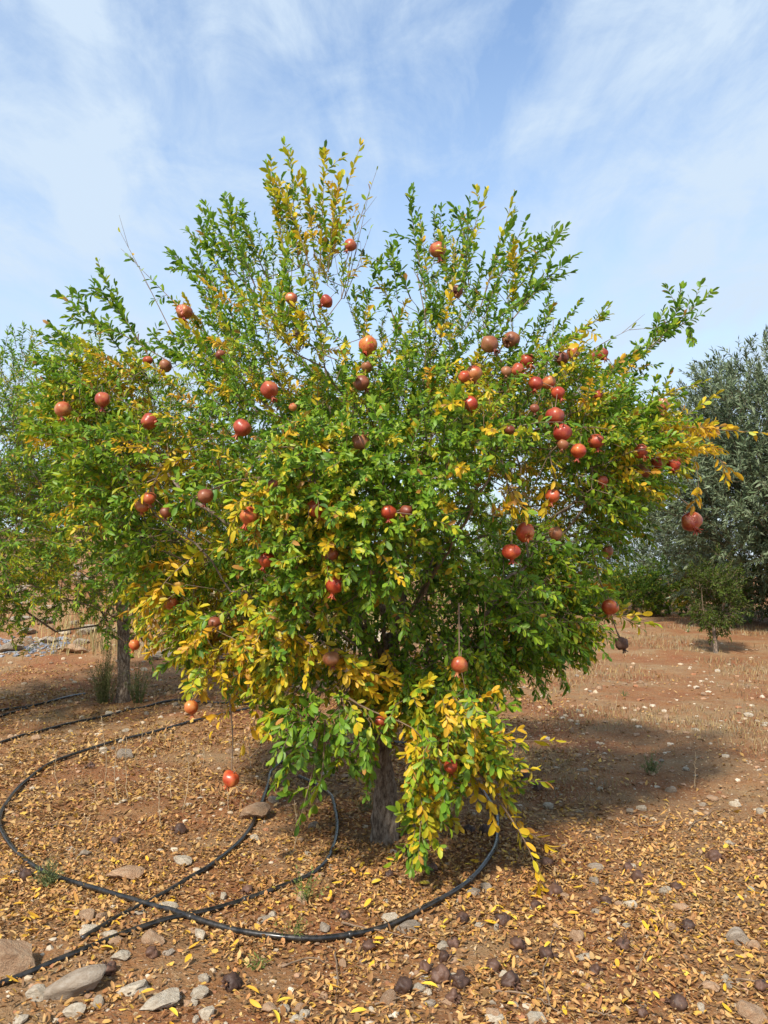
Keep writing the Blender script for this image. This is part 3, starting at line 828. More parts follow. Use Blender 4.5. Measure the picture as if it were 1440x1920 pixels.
# ------------------------------------------------------------------ pomegranates
def fruit_meshes(split, seed, dried=False):
    r = np.random.default_rng(seed)
    nu, nv = 26, 18
    th = np.linspace(0, math.pi, nv+1)[1:-1]; ph = np.arange(nu)*2*math.pi/nu
    TH, PH = np.meshgrid(th, ph, indexing='ij')
    d = np.stack([np.sin(TH)*np.cos(PH), np.sin(TH)*np.sin(PH), np.cos(TH)], -1)
    lob = 1+0.035*np.cos(PH*5+r.uniform(0, 6))*np.sin(TH)**2+0.03*np.cos(PH*3+r.uniform(0, 6))+.06*vnoise(d*1.5+seed*2.7)
    rad = lob*(1-0.05*np.exp(-(TH/0.3)**2)+0.03*np.exp(-((math.pi-TH)/.4)**2))
    if dried:
        rad = rad*(.95+0.26*vnoise(d*1.6+seed*3.3)+0.12*vnoise(d*4.2+seed)-.1*np.abs(vnoise(d*3+seed*5)))
    s = np.array([1, 1, .93])
    inside = np.zeros(TH.shape, bool)
    if split:
        ang = np.abs((PH-1.2*math.pi/2+math.pi) % (2*math.pi)-math.pi)   # crack faces local +Y
        lat = (TH-1.75)/0.85
        wdt = 0.42*np.sqrt(np.maximum(0, 1-lat**2))*(1+.25*np.sin(TH*13+seed))
        inside = ang < wdt
        lip = np.exp(-((ang-wdt)/.16)**2)*(np.abs(lat) < 1)
        rad = np.where(inside, rad*(0.8+.05*vnoise(d*9)), rad*(1+.05*lip))
    Vb = d*rad[..., None]*s
    V = np.concatenate([Vb.reshape(-1, 3), [[0, 0, .9]], [[0, 0, -.93]]])
    i = np.arange(nv-2)[:, None]*nu; j = np.arange(nu)[None]; k = (j+1) % nu
    Q = np.stack([i+j, i+nu+j, i+nu+k, i+k], -1).reshape(-1, 4)
    j = np.arange(nu); k = (j+1) % nu; lastr = (nv-2)*nu
    T = np.concatenate([np.stack([np.full(nu, (nv-1)*nu), j, k], 1), np.stack([np.full(nu, (nv-1)*nu+1), lastr+k, lastr+j], 1)])
    insf = inside.reshape(-1)
    fm = np.concatenate([insf[Q].sum(1) >= 3, np.zeros(len(T), bool)]).astype(int)
    # calyx: a flared tube of pointed sepals at the lower pole
    ns = 6; bag = Bag()
    for s_ in range(ns):
        a0 = s_*2*math.pi/ns; fl = r.uniform(.16, .34)
        row = []
        for z_, rr, w_ in ((-.84, .27, .5), (-1.06, .22, .5), (-1.24, .26, .44), (-1.4, .27+fl*.5, .28), (-1.52, .28+fl, .03)):
            for e in (-1, 1):
                a_ = a0+e*w_*math.pi/ns*1.02*2*.5*1.9
                row.append((rr*math.cos(a_), rr*math.sin(a_), z_))
        Vr = np.array(row)
        Vi = Vr*np.array([.86, .86, 1])
        q = [[2*k_, 2*k_+1, 2*k_+3, 2*k_+2] for k_ in range(4)]
        qi = [[10+b_ for b_ in reversed(f_)] for f_ in q]
        edge = [[2*k_, 2*k_+2, 12+2*k_, 10+2*k_] for k_ in range(4)]+[[2*k_+3, 2*k_+1, 11+2*k_, 13+2*k_] for k_ in range(4)]
        bag.add(np.concatenate([Vr, Vi]), q+qi+edge)
    return V, Q, T, fm, bag
FM = {}
def fruit_data(kind, split, var):
    key = (kind, split, var)
    if key not in FM:
        mat = {'r': M['fruit'], 'o': M['fruit_orange'], 'd': M['fruit_dark'], 'k': M['fruit_dried']}[kind]
        V, Q, T, fm, bag = fruit_meshes(split, var+10*split, kind == 'k')
        stem, SQ, ST = tube(np.array([[0, 0, .85], [.02, 0, 1.1], [.08, .03, 1.35], [.1, .05, 1.7]]), np.array([.09, .05, .045, .04]), 6)
        FM[key] = (make_mesh('fruit', V, Q, T, mats=[mat, M['hollow'] if kind == 'k' else M['arils']], fmat=fm), bag.mesh('calyx', [mat]), make_mesh('stem', stem, SQ, ST, mats=[M['twig']]))
    return FM[key]
def pomegranate(pos, R, kind, split, rot, var, label, group, name='pomegranate', stem=True):
    e = empty(name, pos)
    e.rotation_euler = rot; e.scale = (R*random.uniform(.93, 1.06), R*random.uniform(.93, 1.06), R*random.uniform(.9, 1.05))
    b, c, s_ = fruit_data(kind, split, var)
    sk_ = link('skin', b, e); link('calyx', c, sk_)
    if stem: link('stem', s_, e)
    tag(e, label, 'pomegranate', group)
    return e
LAB = {(345,585):'split pomegranate on the upper side of the crown over the neighbouring tree',(881,757):'orange pomegranate burst wide open below the upright limbs',(1238,759):'cracked pomegranate on the outermost bare branch above yellow leaves',
 (1118,827):'split pomegranate in the middle of the fruiting side branch',(1230,868):'pomegranate with gaping crack beside two intact red ones',(1296,978):'lone split pomegranate dangling on a bare twig before the olive tree',
 (1143,1138):'orange red pomegranate at the end of a long bare hanging twig',(1166,1205):'shrivelled dark pomegranate hanging under the crown on a bare twig',(433,1460):'glossy red orange pomegranate hanging low on a long thin twig above the leaf litter',
 (358,1326):'orange pomegranate hanging below the crown over the black hose',(628,1095):'big glossy pomegranate lower of two on one hanging leafy shoot',(618,1041):'red pomegranate upper of two on one hanging leafy shoot',
 (592,952):'round glossy pomegranate with small crown at end of straight stalk amid yellow leaves',(985,998):'bright orange pomegranate with crown pointing sideways, higher of a pair',(959,1034):'bright orange pomegranate lower of a pair on one long stalk',
 (555,628):'tiny dried brown pomegranate inside the upper crown',(861,1246):'shiny red pomegranate hanging on a bare stalk above the yellow skirt',(845,1437):'red pomegranate half hidden in the yellow skirt beside the trunk',(713,1352):'small red pomegranate just above the visible trunk',
 (621,1235):'dark red pomegranate behind a spray of bright yellow leaves',(505,731):'large red pomegranate alone on the upper sunlit face of the crown',(454,802):'large red pomegranate on dark green leaves below the yellow upper shoots',
 (676,829):'dull brown pomegranate with crown facing upward amid the leaves',(821,468):'large red pomegranate near the top of the upright green shoots',(657,460):'small red pomegranate in the thin topmost orange shoots'}
fr = np.random.default_rng(21)
for n_, (f, (x, y, r, k)) in enumerate(zip(fpos, FRUIT)):
    split = 's' in k; kk = k[0]
    if (x, y) in LAB: lab, grp = LAB[(x, y)], 'pomegranates on the large tree'
    elif y < 600: lab = 'red pomegranate high in the thin leafy top of the crown'
    elif 860 < x < 1140 and 630 < y < 760: lab = 'red pomegranate in the crowded row of fruit along the upper limb'
    elif x > 900: lab = 'ripe pomegranate on the side of the crown facing the olive tree'
    elif y > 1100: lab = 'orange red pomegranate in the low yellow part of the crown'
    elif x < 420: lab = 'russet pomegranate on the side of the crown facing the neighbouring tree'
    else: lab = 'ripe pomegranate in the broad middle of the sunlit crown'
    if (x, y) not in LAB:
        lab = ('small ' if r < 11 else 'large ' if r > 15 else '')+{'r': 'deep red', 'o': 'orange red', 'd': 'dull russet', 'k': 'dried'}[kk]+' '+lab.split(' ', 1)[1].replace('red pomegranate', 'pomegranate')
    tilt = fr.normal(0, .35); tilt2 = fr.normal(0, .35)
    if fr.random() < .15: tilt += fr.uniform(.8, 1.5)
    if (x, y) in ((985,998),): tilt, tilt2 = .1, -1.1
    if (x, y) == (676,829): tilt = 2.3
    rz = fr.uniform(0, 6.28) if not split else math.pi*.5+fr.normal(.4, .5)
    if split: tilt = tilt2 = fr.normal(0, .3)
    pomegranate(f, 1.04*r*f[1]/1440, kk, split, (tilt, tilt2, rz), n_ % 4, lab, 'pomegranates on the large tree')

# ------------------------------------------------------------------ neighbouring trees
def simple_tree(name, label, cat, bx, by, height, rad, clear, nshoot, seed, yel, leaf_len, mat_leaf, lod=1, trunk_r=.085, colour=leaf_colour, squash=1.0, group=None, ratio=.36, spacing=.03, shoot=(.18, .4), whorl=3, up=.35, keepf=None, lean=(0, 0), spread=52, forkh=1.05):
    r = np.random.default_rng(seed)
    b = np.array([bx, by, float(gz(bx, by))-.03])
    root = empty(name, b); tag(root, label, cat, group)
    cz = clear+(height-clear)*.48; hz = (height-clear)*.5
    pts = []
    while len(pts) < nshoot:
        d = norm(r.normal(0, 1, (4000, 3))); rr = r.random(4000)**.42
        lump = 1+.22*vnoise(d*1.9+seed*1.7)+.12*vnoise(d*4.3+seed)
        q = d*(rr*lump)[:, None]*np.array([rad, rad*squash, hz])+np.array([lean[0], lean[1], cz])
        ok = (vnoise(q*2.0/max(.7, rad/2.2)+seed) > -.28) & (q[:, 2] > clear*.75)
        if keepf is not None: ok &= keepf(q+b)
        pts += list(q[ok])
    pts = np.array(pts[:nshoot])
    s = Skeleton()
    tp = spline([[0, 0, -.05], [r.normal(0, .012), r.normal(0, .012), clear*.5], [lean[0]*.03+r.normal(0, .02), lean[1]*.03, clear*forkh]], 8)
    f = s.chain(tp, -1)
    nl = 6
    for k in range(nl):
        a = k*2*math.pi/nl+r.uniform(0, .6)
        e = np.array([math.cos(a)*rad*.5+lean[0], math.sin(a)*rad*.5*squash+lean[1], cz+hz*r.uniform(.0, .5)])
        s.chain(spline([s.P[f], (np.array(s.P[f])*.55+e*.45)+r.normal(0, .1, 3), e], 10)[1:], f)
    s.attach(pts, r, bf=.3, first=4, step=.4)
    ch = s.tubes(.0028, .42)
    tw = Bag(); l = Leaves(); ctr = np.array([lean[0], lean[1], cz])
    for q in pts:
        o_ = norm(q-ctr)
        d = norm(o_*.8+np.array([0, 0, up])+r.normal(0, .45, 3)); L = r.uniform(*shoot)
        P = q+d*L*np.linspace(0, 1, 4)[:, None]
        V, Q, T = tube(P[[0, 3]] if lod == 0 else P[[0, 2, 3]], np.linspace(.004, .0015, 2 if lod == 0 else 3), 3, False); tw.add(V, Q)
        y_ = np.clip(yel*r.uniform(.2, 1.9)+.6*yel*vnoise(q[None]*1.1+seed)[0], 0, 1)
        leafy(l, P, r, y_, spacing, leaf_len*r.uniform(.85, 1.15), .05, whorl, .92, spread, .6, o_, ratio, colour)
    l.done()
    c = link('crown', leaves_mesh('crown', l, mat_leaf, lod), root); c['kind'] = 'stuff'
    build_tree_objects(root, ch, np.zeros(3), M['bark'], M['twig'], .022, twig_sides=3)
    c2 = link('shoots', tw.mesh('shoots', [M['twig']]), root); c2['kind'] = 'stuff'
    P = spline(tp, 16); tt = np.linspace(0, 1, 16)
    V, Q, T = tube(P, trunk_r*(1-.2*tt+.3*np.exp(-tt/.07)), 16, True, .2, seed)
    link('trunk', make_mesh('trunk', V, Q, T, mats=[M['bark']]), root)
    return root
def olive_colour(yel, n, rng, lift=0):
    k = rng.random(n)[:, None]
    c = np.array([.06, .112, .05])*(1-k)+np.array([.165, .22, .13])*k
    return c*rng.uniform(.7, 1.2, (n, 1))
def bush_colour(yel, n, rng, lift=0):
    return leaf_colour(yel, n, rng, -.3)*.75

g = ground(228, 1316)
simple_tree('pomegranate_tree', 'pomegranate tree with slender grey trunk and weeds at its foot, behind the large one', 'tree', g[0], g[1], 4.5, 2.5, .8, 1900, 31, .22, .056, M['far_leaf'], 1, .088, lean=(-.35, 0), spacing=.027, forkh=1.7)
simple_tree('pomegranate_tree', 'yellowing pomegranate tree whose crown only partly shows, beside the slender grey trunk', 'tree', -4.95, 8.3, 4.35, 1.7, .8, 1250, 32, .24, .06, M['far_leaf'], 1, .09, spacing=.028)
g = ground(556, 1300)
simple_tree('pomegranate_tree', 'dark pomegranate tree directly behind the large fruiting tree', 'tree', g[0], g[1], 3.5, 1.9, .7, 700, 33, .1, .058, M['far_leaf'], 1, .07, spacing=.03)
g = ground(905, 1265)
simple_tree('pomegranate_tree', 'green pomegranate tree behind the crown above the bare red earth', 'tree', g[0], g[1]+3, 3.0, 1.8, .7, 500, 34, .1, .06, M['far_leaf'], 1, .07, spacing=.032)
# young tree and hedge at the edge of the field
g = ground(1342, 1224)
simple_tree('young_tree', 'young green tree with shade painted into its leaf colour and thin bare trunk standing alone in the field', 'tree', g[0], g[1], 1.95, .52, .5, 420, 41, .04, .062, M['far_leaf'], 1, .045, colour=lambda *a: bush_colour(*a)*.45, spacing=.03, shoot=(.12, .28))  # leaf colour scaled down to carry the shade on this crown
def olive(label, px, Y, h, rad, clear, n, seed, L=.1, squash=1.0, keepf=None):
    x = (px-720)/1440*Y
    return simple_tree('olive_tree', label, 'tree', x, Y, h, rad, clear, n, seed, 0, L, M['olive_leaf'], 0, .2, colour=olive_colour, ratio=.25, spacing=.07, shoot=(.35, .8), whorl=3, up=.55, squash=squash, keepf=keepf, spread=40)
olive('big silvery olive tree behind the young tree at the field edge', 1490, 20.5, 7.3, 4.3, .4, 4900, 51, .155)
olive('grey green olive tree between the large olive and the hedge bushes', 1235, 29, 4.4, 2.6, .3, 900, 52, .14)
olive('olive tree far behind the green pomegranate crown at the field edge', 1010, 33, 4.4, 3.0, .3, 700, 53, .16)
olive('olive tree growing up on the stony bank', 430, 34, 3.4, 2.8, .3, 480, 54, .16)
olive('wide olive tree on top of the dry grassy bank', 90, 36, 3.2, 3.4, .3, 550, 55, .16)
for k, (px, Y, h, rd, yl, lab) in enumerate([(1185, 24.5, 1.5, 1.0, .2, 'light green bush at the field edge next to the pale rocks'), (1255, 25, 1.75, 1.1, .05, 'dark rounded bush in the hedge, beside the light green one'),
        (1325, 23.5, 1.9, .9, .38, 'yellow dotted bush in the hedge behind the young tree'), (1420, 22, 1.7, 1.3, .12, 'low green bush growing under the big olive tree'), (1115, 27, 1.5, 1.3, .1, 'green bush at the far edge of the field, partly behind the crown'), (1010, 28, 1.4, 1.3, .12, 'low bush beyond the field, seen under the crown')]):
    simple_tree('bush', lab, 'bush', (px-720)/1440*Y, Y, h, rd, .12, 330, 60+k, yl, .085, M['far_leaf'], 0, .03, colour=bush_colour, spacing=.035, shoot=(.15, .4), whorl=3, ratio=.42)

# ------------------------------------------------------------------ hoses
def hose(pxs, label, r=.0125, lift=.006, n=120, name='irrigation_hose', fit=()):
    G = np.array([ground(x, y) for x, y in pxs])
    P = spline(G, n)
    z = gz(P[:, 0], P[:, 1])
    k = np.ones(9)/9
    zs = np.convolve(np.pad(z, 4, mode='edge'), k, 'valid')
    P[:, 2] = np.maximum(zs, z-.004)+r*.75+lift+.006*vnoise(P*2.2+3)+.001; P[:, :2] += .006*np.stack([vnoise(P*3+1), vnoise(P*3+7)], 1)
    V, Q, T = tube(P, np.full(n, r), 10, True)
    o = link(name, make_mesh('hose', V, Q, T, mats=[M['hose']]))
    tag(o, label, 'hose', 'irrigation hoses')
    # thin drip collars clipped on the pipe
    for f_ in fit:
        i_ = int(f_*(n-2)); q = P[i_]; d = norm(P[i_+1]-P[i_])
        V, Q, T = tube(np.array([q-d*.012, q-d*.011, q+d*.011, q+d*.012]), np.array([r*1.02, r*1.28, r*1.28, r*1.02]), 10)
        link('drip_collar', make_mesh('drip_collar', V, Q, T, mats=[M['hose']]), o)
    return o
hose([(470,1330),(390,1348),(250,1385),(120,1425),(40,1475),(2,1530),(8,1575),(60,1625),(200,1682),(400,1744),(580,1769),(750,1735),(880,1660),(932,1590),(920,1510),(850,1440),(770,1400),(690,1390)],
     'long shiny black hose laid in a wide loop around the large trunk', .0128, .012, 260, fit=(.33, .52, .62, .71))
hose([(-60,1872),(0,1850),(130,1795),(255,1748),(370,1718),(470,1688),(548,1658),(606,1625),(630,1575),(628,1520),(605,1485),(560,1460)], 'black hose crossing under the loop and curling up beside the trunk', .0128, .004, 150, fit=(.45,))
hose([(152,1764),(205,1732),(270,1700),(340,1660),(400,1622),(470,1556),(500,1480),(512,1445),(560,1415),(690,1393)], 'matt black hose with cut end among pale stones', .0128, .004, 120)
hose([(-80,1418),(0,1395),(150,1356),(255,1330),(340,1314),(480,1322)], 'black hose lying straight along the row beside the slender trunk', .0135, .006, 90)
hose([(-80,1352),(0,1334),(90,1318),(160,1304)], 'thin black hose farther along the row, upper of two close together', .0135, .006, 60)
hose([(-80,1364),(0,1346),(50,1330)], 'thin black hose farther along the row, lower of two close together', .0125, .004, 50)

# ------------------------------------------------------------------ stones
def ico(sub):
    import bmesh
    bm = bmesh.new(); bmesh.ops.create_icosphere(bm, subdivisions=sub, radius=1)
    V = np.array([v.co[:] for v in bm.verts]); T = np.array([[v.index for v in f.verts] for f in bm.faces]); bm.free()
    return V, T
I1, I2, I3 = ico(1), ico(2), ico(3)
def stone_shape(seed, ic, cuts=9):
    r = np.random.default_rng(seed); V = ic[0].copy()
    for _ in range(cuts):
        n = norm(r.normal(0, 1, 3)); h = r.uniform(.5, .85)
        dd = V@n; m_ = dd > h
        V[m_] -= (dd[m_]-h)[:, None]*n
    V = V*(1+.12*vnoise(V*1.7+seed)[:, None]+.06*vnoise(V*4.5+seed*2)[:, None]+.03*vnoise(V*11+seed)[:, None])
    return V
STV = {}
def stone_mesh(matn, var, big):
    k = (matn, var, big)
    if k not in STV:
        ic = I3 if big else I2
        STV[k] = make_mesh('stone', stone_shape(var*7+3, ic, 12 if big else 9), tris=ic[1], mats=[M[matn]], smooth_shade=False)
    return STV[k]
STONES = [ # px, py (centre), width px, height px, material, label
 (22,1792,96,92,'stone_tan','big angular orange brown rock beside the straight black hose'),(146,1842,118,66,'stone_grey','long rounded grey brown rock beside the dried fruit'),
 (255,1848,70,22,'stone_pale','flat pale slab of flaking rock sunk in the leaves'),(300,1872,80,26,'stone_pale','flat pale slab beside the flaking one'),(70,1862,42,34,'stone_pale','cream stone at the end of the long grey rock'),
 (140,1896,44,24,'stone_pale','white angular stone below the long grey rock'),(184,1878,26,26,'stone_pale','small white block touching the long grey rock'),(163,1716,34,34,'stone_tan','orange stone next to the cut hose end'),
 (190,1718,30,28,'stone_tan','small orange stone paired with another near the cut hose end'),(168,1741,40,20,'stone_pale','pale stone lying against the cut end of the hose'),(207,1752,28,18,'stone_pale','pale stone between the two black hoses'),
 (286,1756,42,34,'stone_tan','blocky orange brown stone resting on the hose'),(224,1790,36,22,'stone_pale','white wedge stone under the straight hose'),(232,1635,70,28,'stone_tan','broad flat brown stone inside the loop'),
 (343,1614,36,22,'stone_pale','cream stone inside the hose loop'),(316,1700,36,20,'stone_pale','pale stone in the corner where hoses cross'),(374,1752,30,32,'stone_pale','upright pale stone just outside the loop'),
 (474,1520,60,40,'stone_tan','squarish brown rock at the bend of the matt hose'),(512,1500,24,14,'stone_grey','small grey stone beside the squarish brown rock'),(589,1548,20,16,'stone_grey','grey stone inside the curl of hose'),
 (478,1570,18,18,'stone_pale','little white stone touching the matt hose'),(236,1413,32,28,'stone_grey','grey brown rock behind the dry stalks'),(158,1598,28,18,'stone_grey','flat grey stone pair inside the loop'),
 (398,1675,13,20,'stone_pale','small white stone standing on end between hoses'),(418,1679,18,20,'stone_pale','small cream stone between hoses'),(391,1896,34,30,'stone_pale','grey white stone with ochre stain at the front'),
 (368,1910,16,20,'stone_pale','narrow pale stone beside the stained one'),(502,1887,38,24,'stone_tan','rounded cream orange stone in a row of three'),(534,1889,24,24,'stone_pale','middle stone of a row of three'),
 (561,1891,24,18,'stone_tan','last stone of a row of three'),(556,1910,28,14,'stone_pale','square white block in front of the row of three'),(734,1720,34,22,'stone_pale','pale stone tucked under the curve of the loop'),
 (768,1738,48,26,'stone_grey','flat brown stone pressed against the loop'),(889,1671,28,18,'stone_grey','smooth grey stone where the loop turns'),(912,1665,24,20,'stone_grey','round grey stone next to the smooth one'),
 (931,1735,14,22,'stone_pale','white sliver stone beside a dried fruit'),(785,1850,26,28,'stone_pale','cream block beside the fallen dried fruit'),(932,1908,42,22,'stone_pale','large white stone among the dried fruit'),
 (1008,1906,34,22,'stone_pale','white stone partner of the large white one'),(1386,1756,46,44,'stone_grey','upright grey tan rock standing in the litter'),(1414,1774,24,22,'stone_tan','pinkish stone leaning on the upright rock'),
 (1326,1848,38,24,'stone_tan','flat tan stone near the upright rock'),(1362,1834,20,20,'stone_pale','small pale triangular stone near the upright rock'),(1412,1898,52,40,'stone_tan','big orange stone at the edge of the litter'),
 (1118,1626,28,18,'stone_grey','grey white stone on the open litter'),(1112,1650,26,16,'stone_grey','flat grey stone on the open litter'),(1096,1794,34,14,'stone_pale','thin white stone lying flat in the litter'),
 (1408,1668,18,14,'stone_pale','small bright white stone on the open ground'),(1336,1495,28,14,'stone_tan','smooth tan stone on the red earth'),(1426,1521,20,12,'stone_pale','pale round stone on the red earth'),
 (1250,1346,17,13,'stone_tan','round tan stone alone on the dry field'),(1220,1146,28,16,'stone_tan','tan boulder at the far field edge'),(1236,1150,16,10,'stone_tan','small boulder beside the tan one at the field edge'),
 (1345,1257,14,8,'stone_pale','small pale stone near the young tree'),(1022,1180,20,8,'stone_grey','grey stone on the field behind the crown'),(1257,1480,20,14,'stone_grey','grey stone on bare red earth near the green weed')]
srng = np.random.default_rng(77)
def put_stone(p, w, h, matn, lab, grp, big=False, name='stone', flat=None):
    o = link(name, stone_mesh(matn, int(srng.integers(0, 7)), big))
    rz = srng.uniform(0, 6.28)
    o.location = (p[0], p[1], float(gz(p[0], p[1]))+h*.18)
    a = w*.5*1.12
    o.scale = (a, a*srng.uniform(.6, .9), max(h*(.46 if big else .6), a*.28))
    o.rotation_euler = (srng.normal(0, .12), srng.normal(0, .12), srng.normal(0, .35) if big else rz)
    if lab.startswith('long rounded'):
        o.data = make_mesh('stone', stone_shape(5, I3, 5), tris=I3[1], mats=[M[matn]]); o.scale = (a*.95, a*.48, a*.38); o.rotation_euler = (.1, -.28, .35)
    tag(o, lab, 'stone', grp)
taken = []
for x, y, w, h, mn, lab in STONES:
    p = ground(x, min(y+h*.28, 1990)); s = p[1]/1440
    put_stone(p, w*s, min(h*s*1.05, w*s*.9), mn, lab, 'stones around the tree', w > 26 and y > 1400)
    taken.append((p[0], p[1], w*s*.5))
cnt = 0
while cnt < 290:
    Y = 2.55*(14/2.55)**srng.random(); x = srng.uniform(-.56, .56)*Y
    dens = 1.0 if (Y < 4.3) else (.75 if x > .3 or Y > 7 else .45)
    if srng.random() > dens: continue
    w = srng.uniform(.022, .055) if srng.random() < .82 else srng.uniform(.055, .09)
    if Y > 6: w *= 1.5
    mn_ = ['stone_pale', 'stone_tan', 'stone_grey'][int(srng.choice(3, p=[.52, .32, .16]))]
    put_stone((x, Y), w, w*srng.uniform(.4, .8), mn_, 'small loose %s stone lying in the leaf litter and red earth' % {'stone_pale': 'cream', 'stone_tan': 'orange tan', 'stone_grey': 'greyish brown'}[mn_], 'small loose stones')
    cnt += 1
# rocks of the stony bank
cnt = 0
while cnt < 190:
    y = srng.uniform(12.8, 20); x = srng.uniform(-9.5, .2)
    z = float(gz(x, y))
    if z < .1 or (z > 1.5 and srng.random() < .6): continue
    w = srng.uniform(.14, .36) if srng.random() < .8 else srng.uniform(.36, .6)
    mn_ = ['stone_pale', 'stone_tan', 'stone_grey'][int(srng.choice(3, p=[.4, .25, .35]))]
    put_stone((x, y), w, w*srng.uniform(.45, .8), mn_, 'weathered %s rock tumbled on the stony bank behind the slender trunk' % {'stone_pale': 'cream', 'stone_tan': 'orange tan', 'stone_grey': 'grey brown'}[mn_], 'rocks of the stony bank', True, 'rock')
    cnt += 1
# fine gravel everywhere, one mass
def pebbles(n, xs, ys_, size, palette, name, label, seed):
    r = np.random.default_rng(seed)
    shapes = [stone_shape(90+k, I1, 6) for k in range(6)]
    x, y = xs(r, n), ys_(r, n)
    if name == 'gravel': x = x*y
    s = size(r, n, y); z = gz(x, y)
    sel = r.integers(0, 6, n); Vs = np.array(shapes)[sel]
    an = r.uniform(0, 6.28, n); ca, sa = np.cos(an)[:, None], np.sin(an)[:, None]
    sx = s[:, None]*r.uniform(.7, 1.3, (n, 1)); sz = s[:, None]*r.uniform(.35, .75, (n, 1))
    vx, vy = Vs[..., 0]*sx, Vs[..., 1]*s[:, None]
    V = np.stack([vx*ca-vy*sa+x[:, None], vx*sa+vy*ca+y[:, None], Vs[..., 2]*sz+(z+s*.15)[:, None]], -1)
    nv = V.shape[1]
    T = (I1[1][None]+(np.arange(n)*nv)[:, None, None]).reshape(-1, 3)
    c = np.array(palette)[r.integers(0, len(palette), n)]*r.uniform(.75, 1.2, (n, 1))
    o = link(name, make_mesh(name, V.reshape(-1, 3), tris=T, col=np.repeat(c, nv, 0), mats=[M['gravel']], smooth_shade=False))
    tag(o, label, 'gravel', kind='stuff')
pebbles(5500, lambda r, n: r.uniform(-.6, .6, n), lambda r, n: 2.5*(24/2.5)**(r.random(n)**1.0), lambda r, n, y: (.0045+.017*r.random(n)**3)*np.clip(y/4, 1, 2.6),
        [(.42,.32,.21),(.36,.21,.12),(.27,.17,.1),(.5,.41,.3),(.3,.13,.06)], 'gravel', 'small pebbles and grit strewn over the red earth', 1)
pebbles(800, lambda r, n: r.uniform(-8.8, -6.0, n), lambda r, n: r.uniform(14.2, 15.0, n)+r.normal(0,.12,n), lambda r, n, y: r.uniform(.02, .06, n)*r.uniform(.6, 1.3, n), [(.2,.21,.24),(.27,.28,.3),(.13,.14,.17),(.3,.24,.18)], 'gravel_pile', 'strip of bluish grey gravel at the foot of the stony bank', 2)

# ------------------------------------------------------------------ leaf litter
def litter_density(x, y):
    d = np.hypot(x-base[0], y-base[1])
    near = np.clip(1.25-d/3.6, 0, 1)
    right = smooth((x-.15*y+.1)/1.3)*smooth((y-4.3+.9*vnoise(np.stack([x, y, x*0], -1)*.9+6))/2.4)
    n = .66+.5*vnoise(np.stack([x, y, x*0], -1)*1.3+4)+.55*vnoise(np.stack([x, y, x*0], -1)*5+4)
    den = np.clip(.6+near, 0, 1)*(1-.9*right)*np.clip(n, .12, 1)
    den = den*np.clip(1.5-y/14, .1, 1)*(1-.2*smooth((x-.1*y-.35)/.9))
    return den
DRY = np.array([(.50, .27, .08), (.55, .34, .14), (.40, .19, .075), (.27, .115, .045), (.62, .38, .07), (.50, .27, .11), (.16, .075, .035)])
lr = np.random.default_rng(8)
def scatter_litter(n, y0, y1):
    xs, ys2 = [], []; c = 0
    while c < n:
        y = np.sqrt(lr.uniform(y0**2, y1**2, 8000)); x = lr.uniform(-.62, .62, 8000)*y
        m_ = lr.random(8000) < litter_density(x, y)
        xs.append(x[m_]); ys2.append(y[m_]); c += m_.sum()
    return np.concatenate(xs)[:n], np.concatenate(ys2)[:n]
def litter_leaves(x, y, cols, flat=.35, size=(.012, .038)):
    n = len(x); l = Leaves()
    an = lr.uniform(0, 6.28, n)
    a = np.stack([np.cos(an), np.sin(an), lr.normal(0, .16, n)], 1)
    nn = np.stack([lr.normal(0, flat, n), lr.normal(0, flat, n), np.ones(n)], 1)
    flip = lr.random(n) < .4; nn[flip] *= -1
    L = lr.uniform(*size, n)
    l.add(np.stack([x, y, gz(x, y)+lr.uniform(.003, .018, n)], 1), a, nn, L, L*lr.uniform(.36, .72, n), cols, np.radians(lr.uniform(0, 60, n)), lr.normal(.0, .4, n))
    return l.done()
x, y = scatter_litter(36000, 2.4, 5.2)
c = DRY[lr.choice(len(DRY), len(x), p=[.16, .19, .18, .18, .07, .12, .10])]*lr.uniform(.7, 1.2, (len(x), 1))
o = link('leaf_litter', leaves_mesh('leaf_litter', litter_leaves(x, y, c), M['dry_leaf'], 2)); tag(o, 'dry brown and orange leaf litter covering the ground under the tree', 'leaf litter', kind='stuff')
x, y = scatter_litter(28000, 5.2, 13.5)
c = DRY[lr.choice(len(DRY), len(x), p=[.2, .2, .18, .16, .06, .12, .08])]*lr.uniform(.65, 1.1, (len(x), 1))
o = link('leaf_litter', leaves_mesh('leaf_litter', litter_leaves(x, y, c, size=(.03, .06)), M['dry_leaf'], 1)); tag(o, 'dull thin leaf litter spread along the tree row behind the trunk', 'leaf litter', kind='stuff')
# crumbled bits of leaf and bark
n = 46000
y = np.sqrt(lr.uniform(2.4**2, 8.0**2, n)); x = lr.uniform(-.62, .62, n)*y
m_ = lr.random(n) < np.clip(litter_density(x, y)*.8+.25, 0, 1); x, y = x[m_], y[m_]
c = np.array([(.26, .13, .06), (.40, .26, .14), (.15, .08, .045), (.48, .34, .2), (.33, .17, .08)])[lr.integers(0, 5, len(x))]*lr.uniform(.7, 1.2, (len(x), 1))
o = link('leaf_crumbs', leaves_mesh('leaf_crumbs', litter_leaves(x, y, c, .8, (.008, .026)), M['dry_leaf'], 0)); tag(o, 'crumbled bits of dry leaf and bark between the fallen leaves', 'leaf litter', kind='stuff')
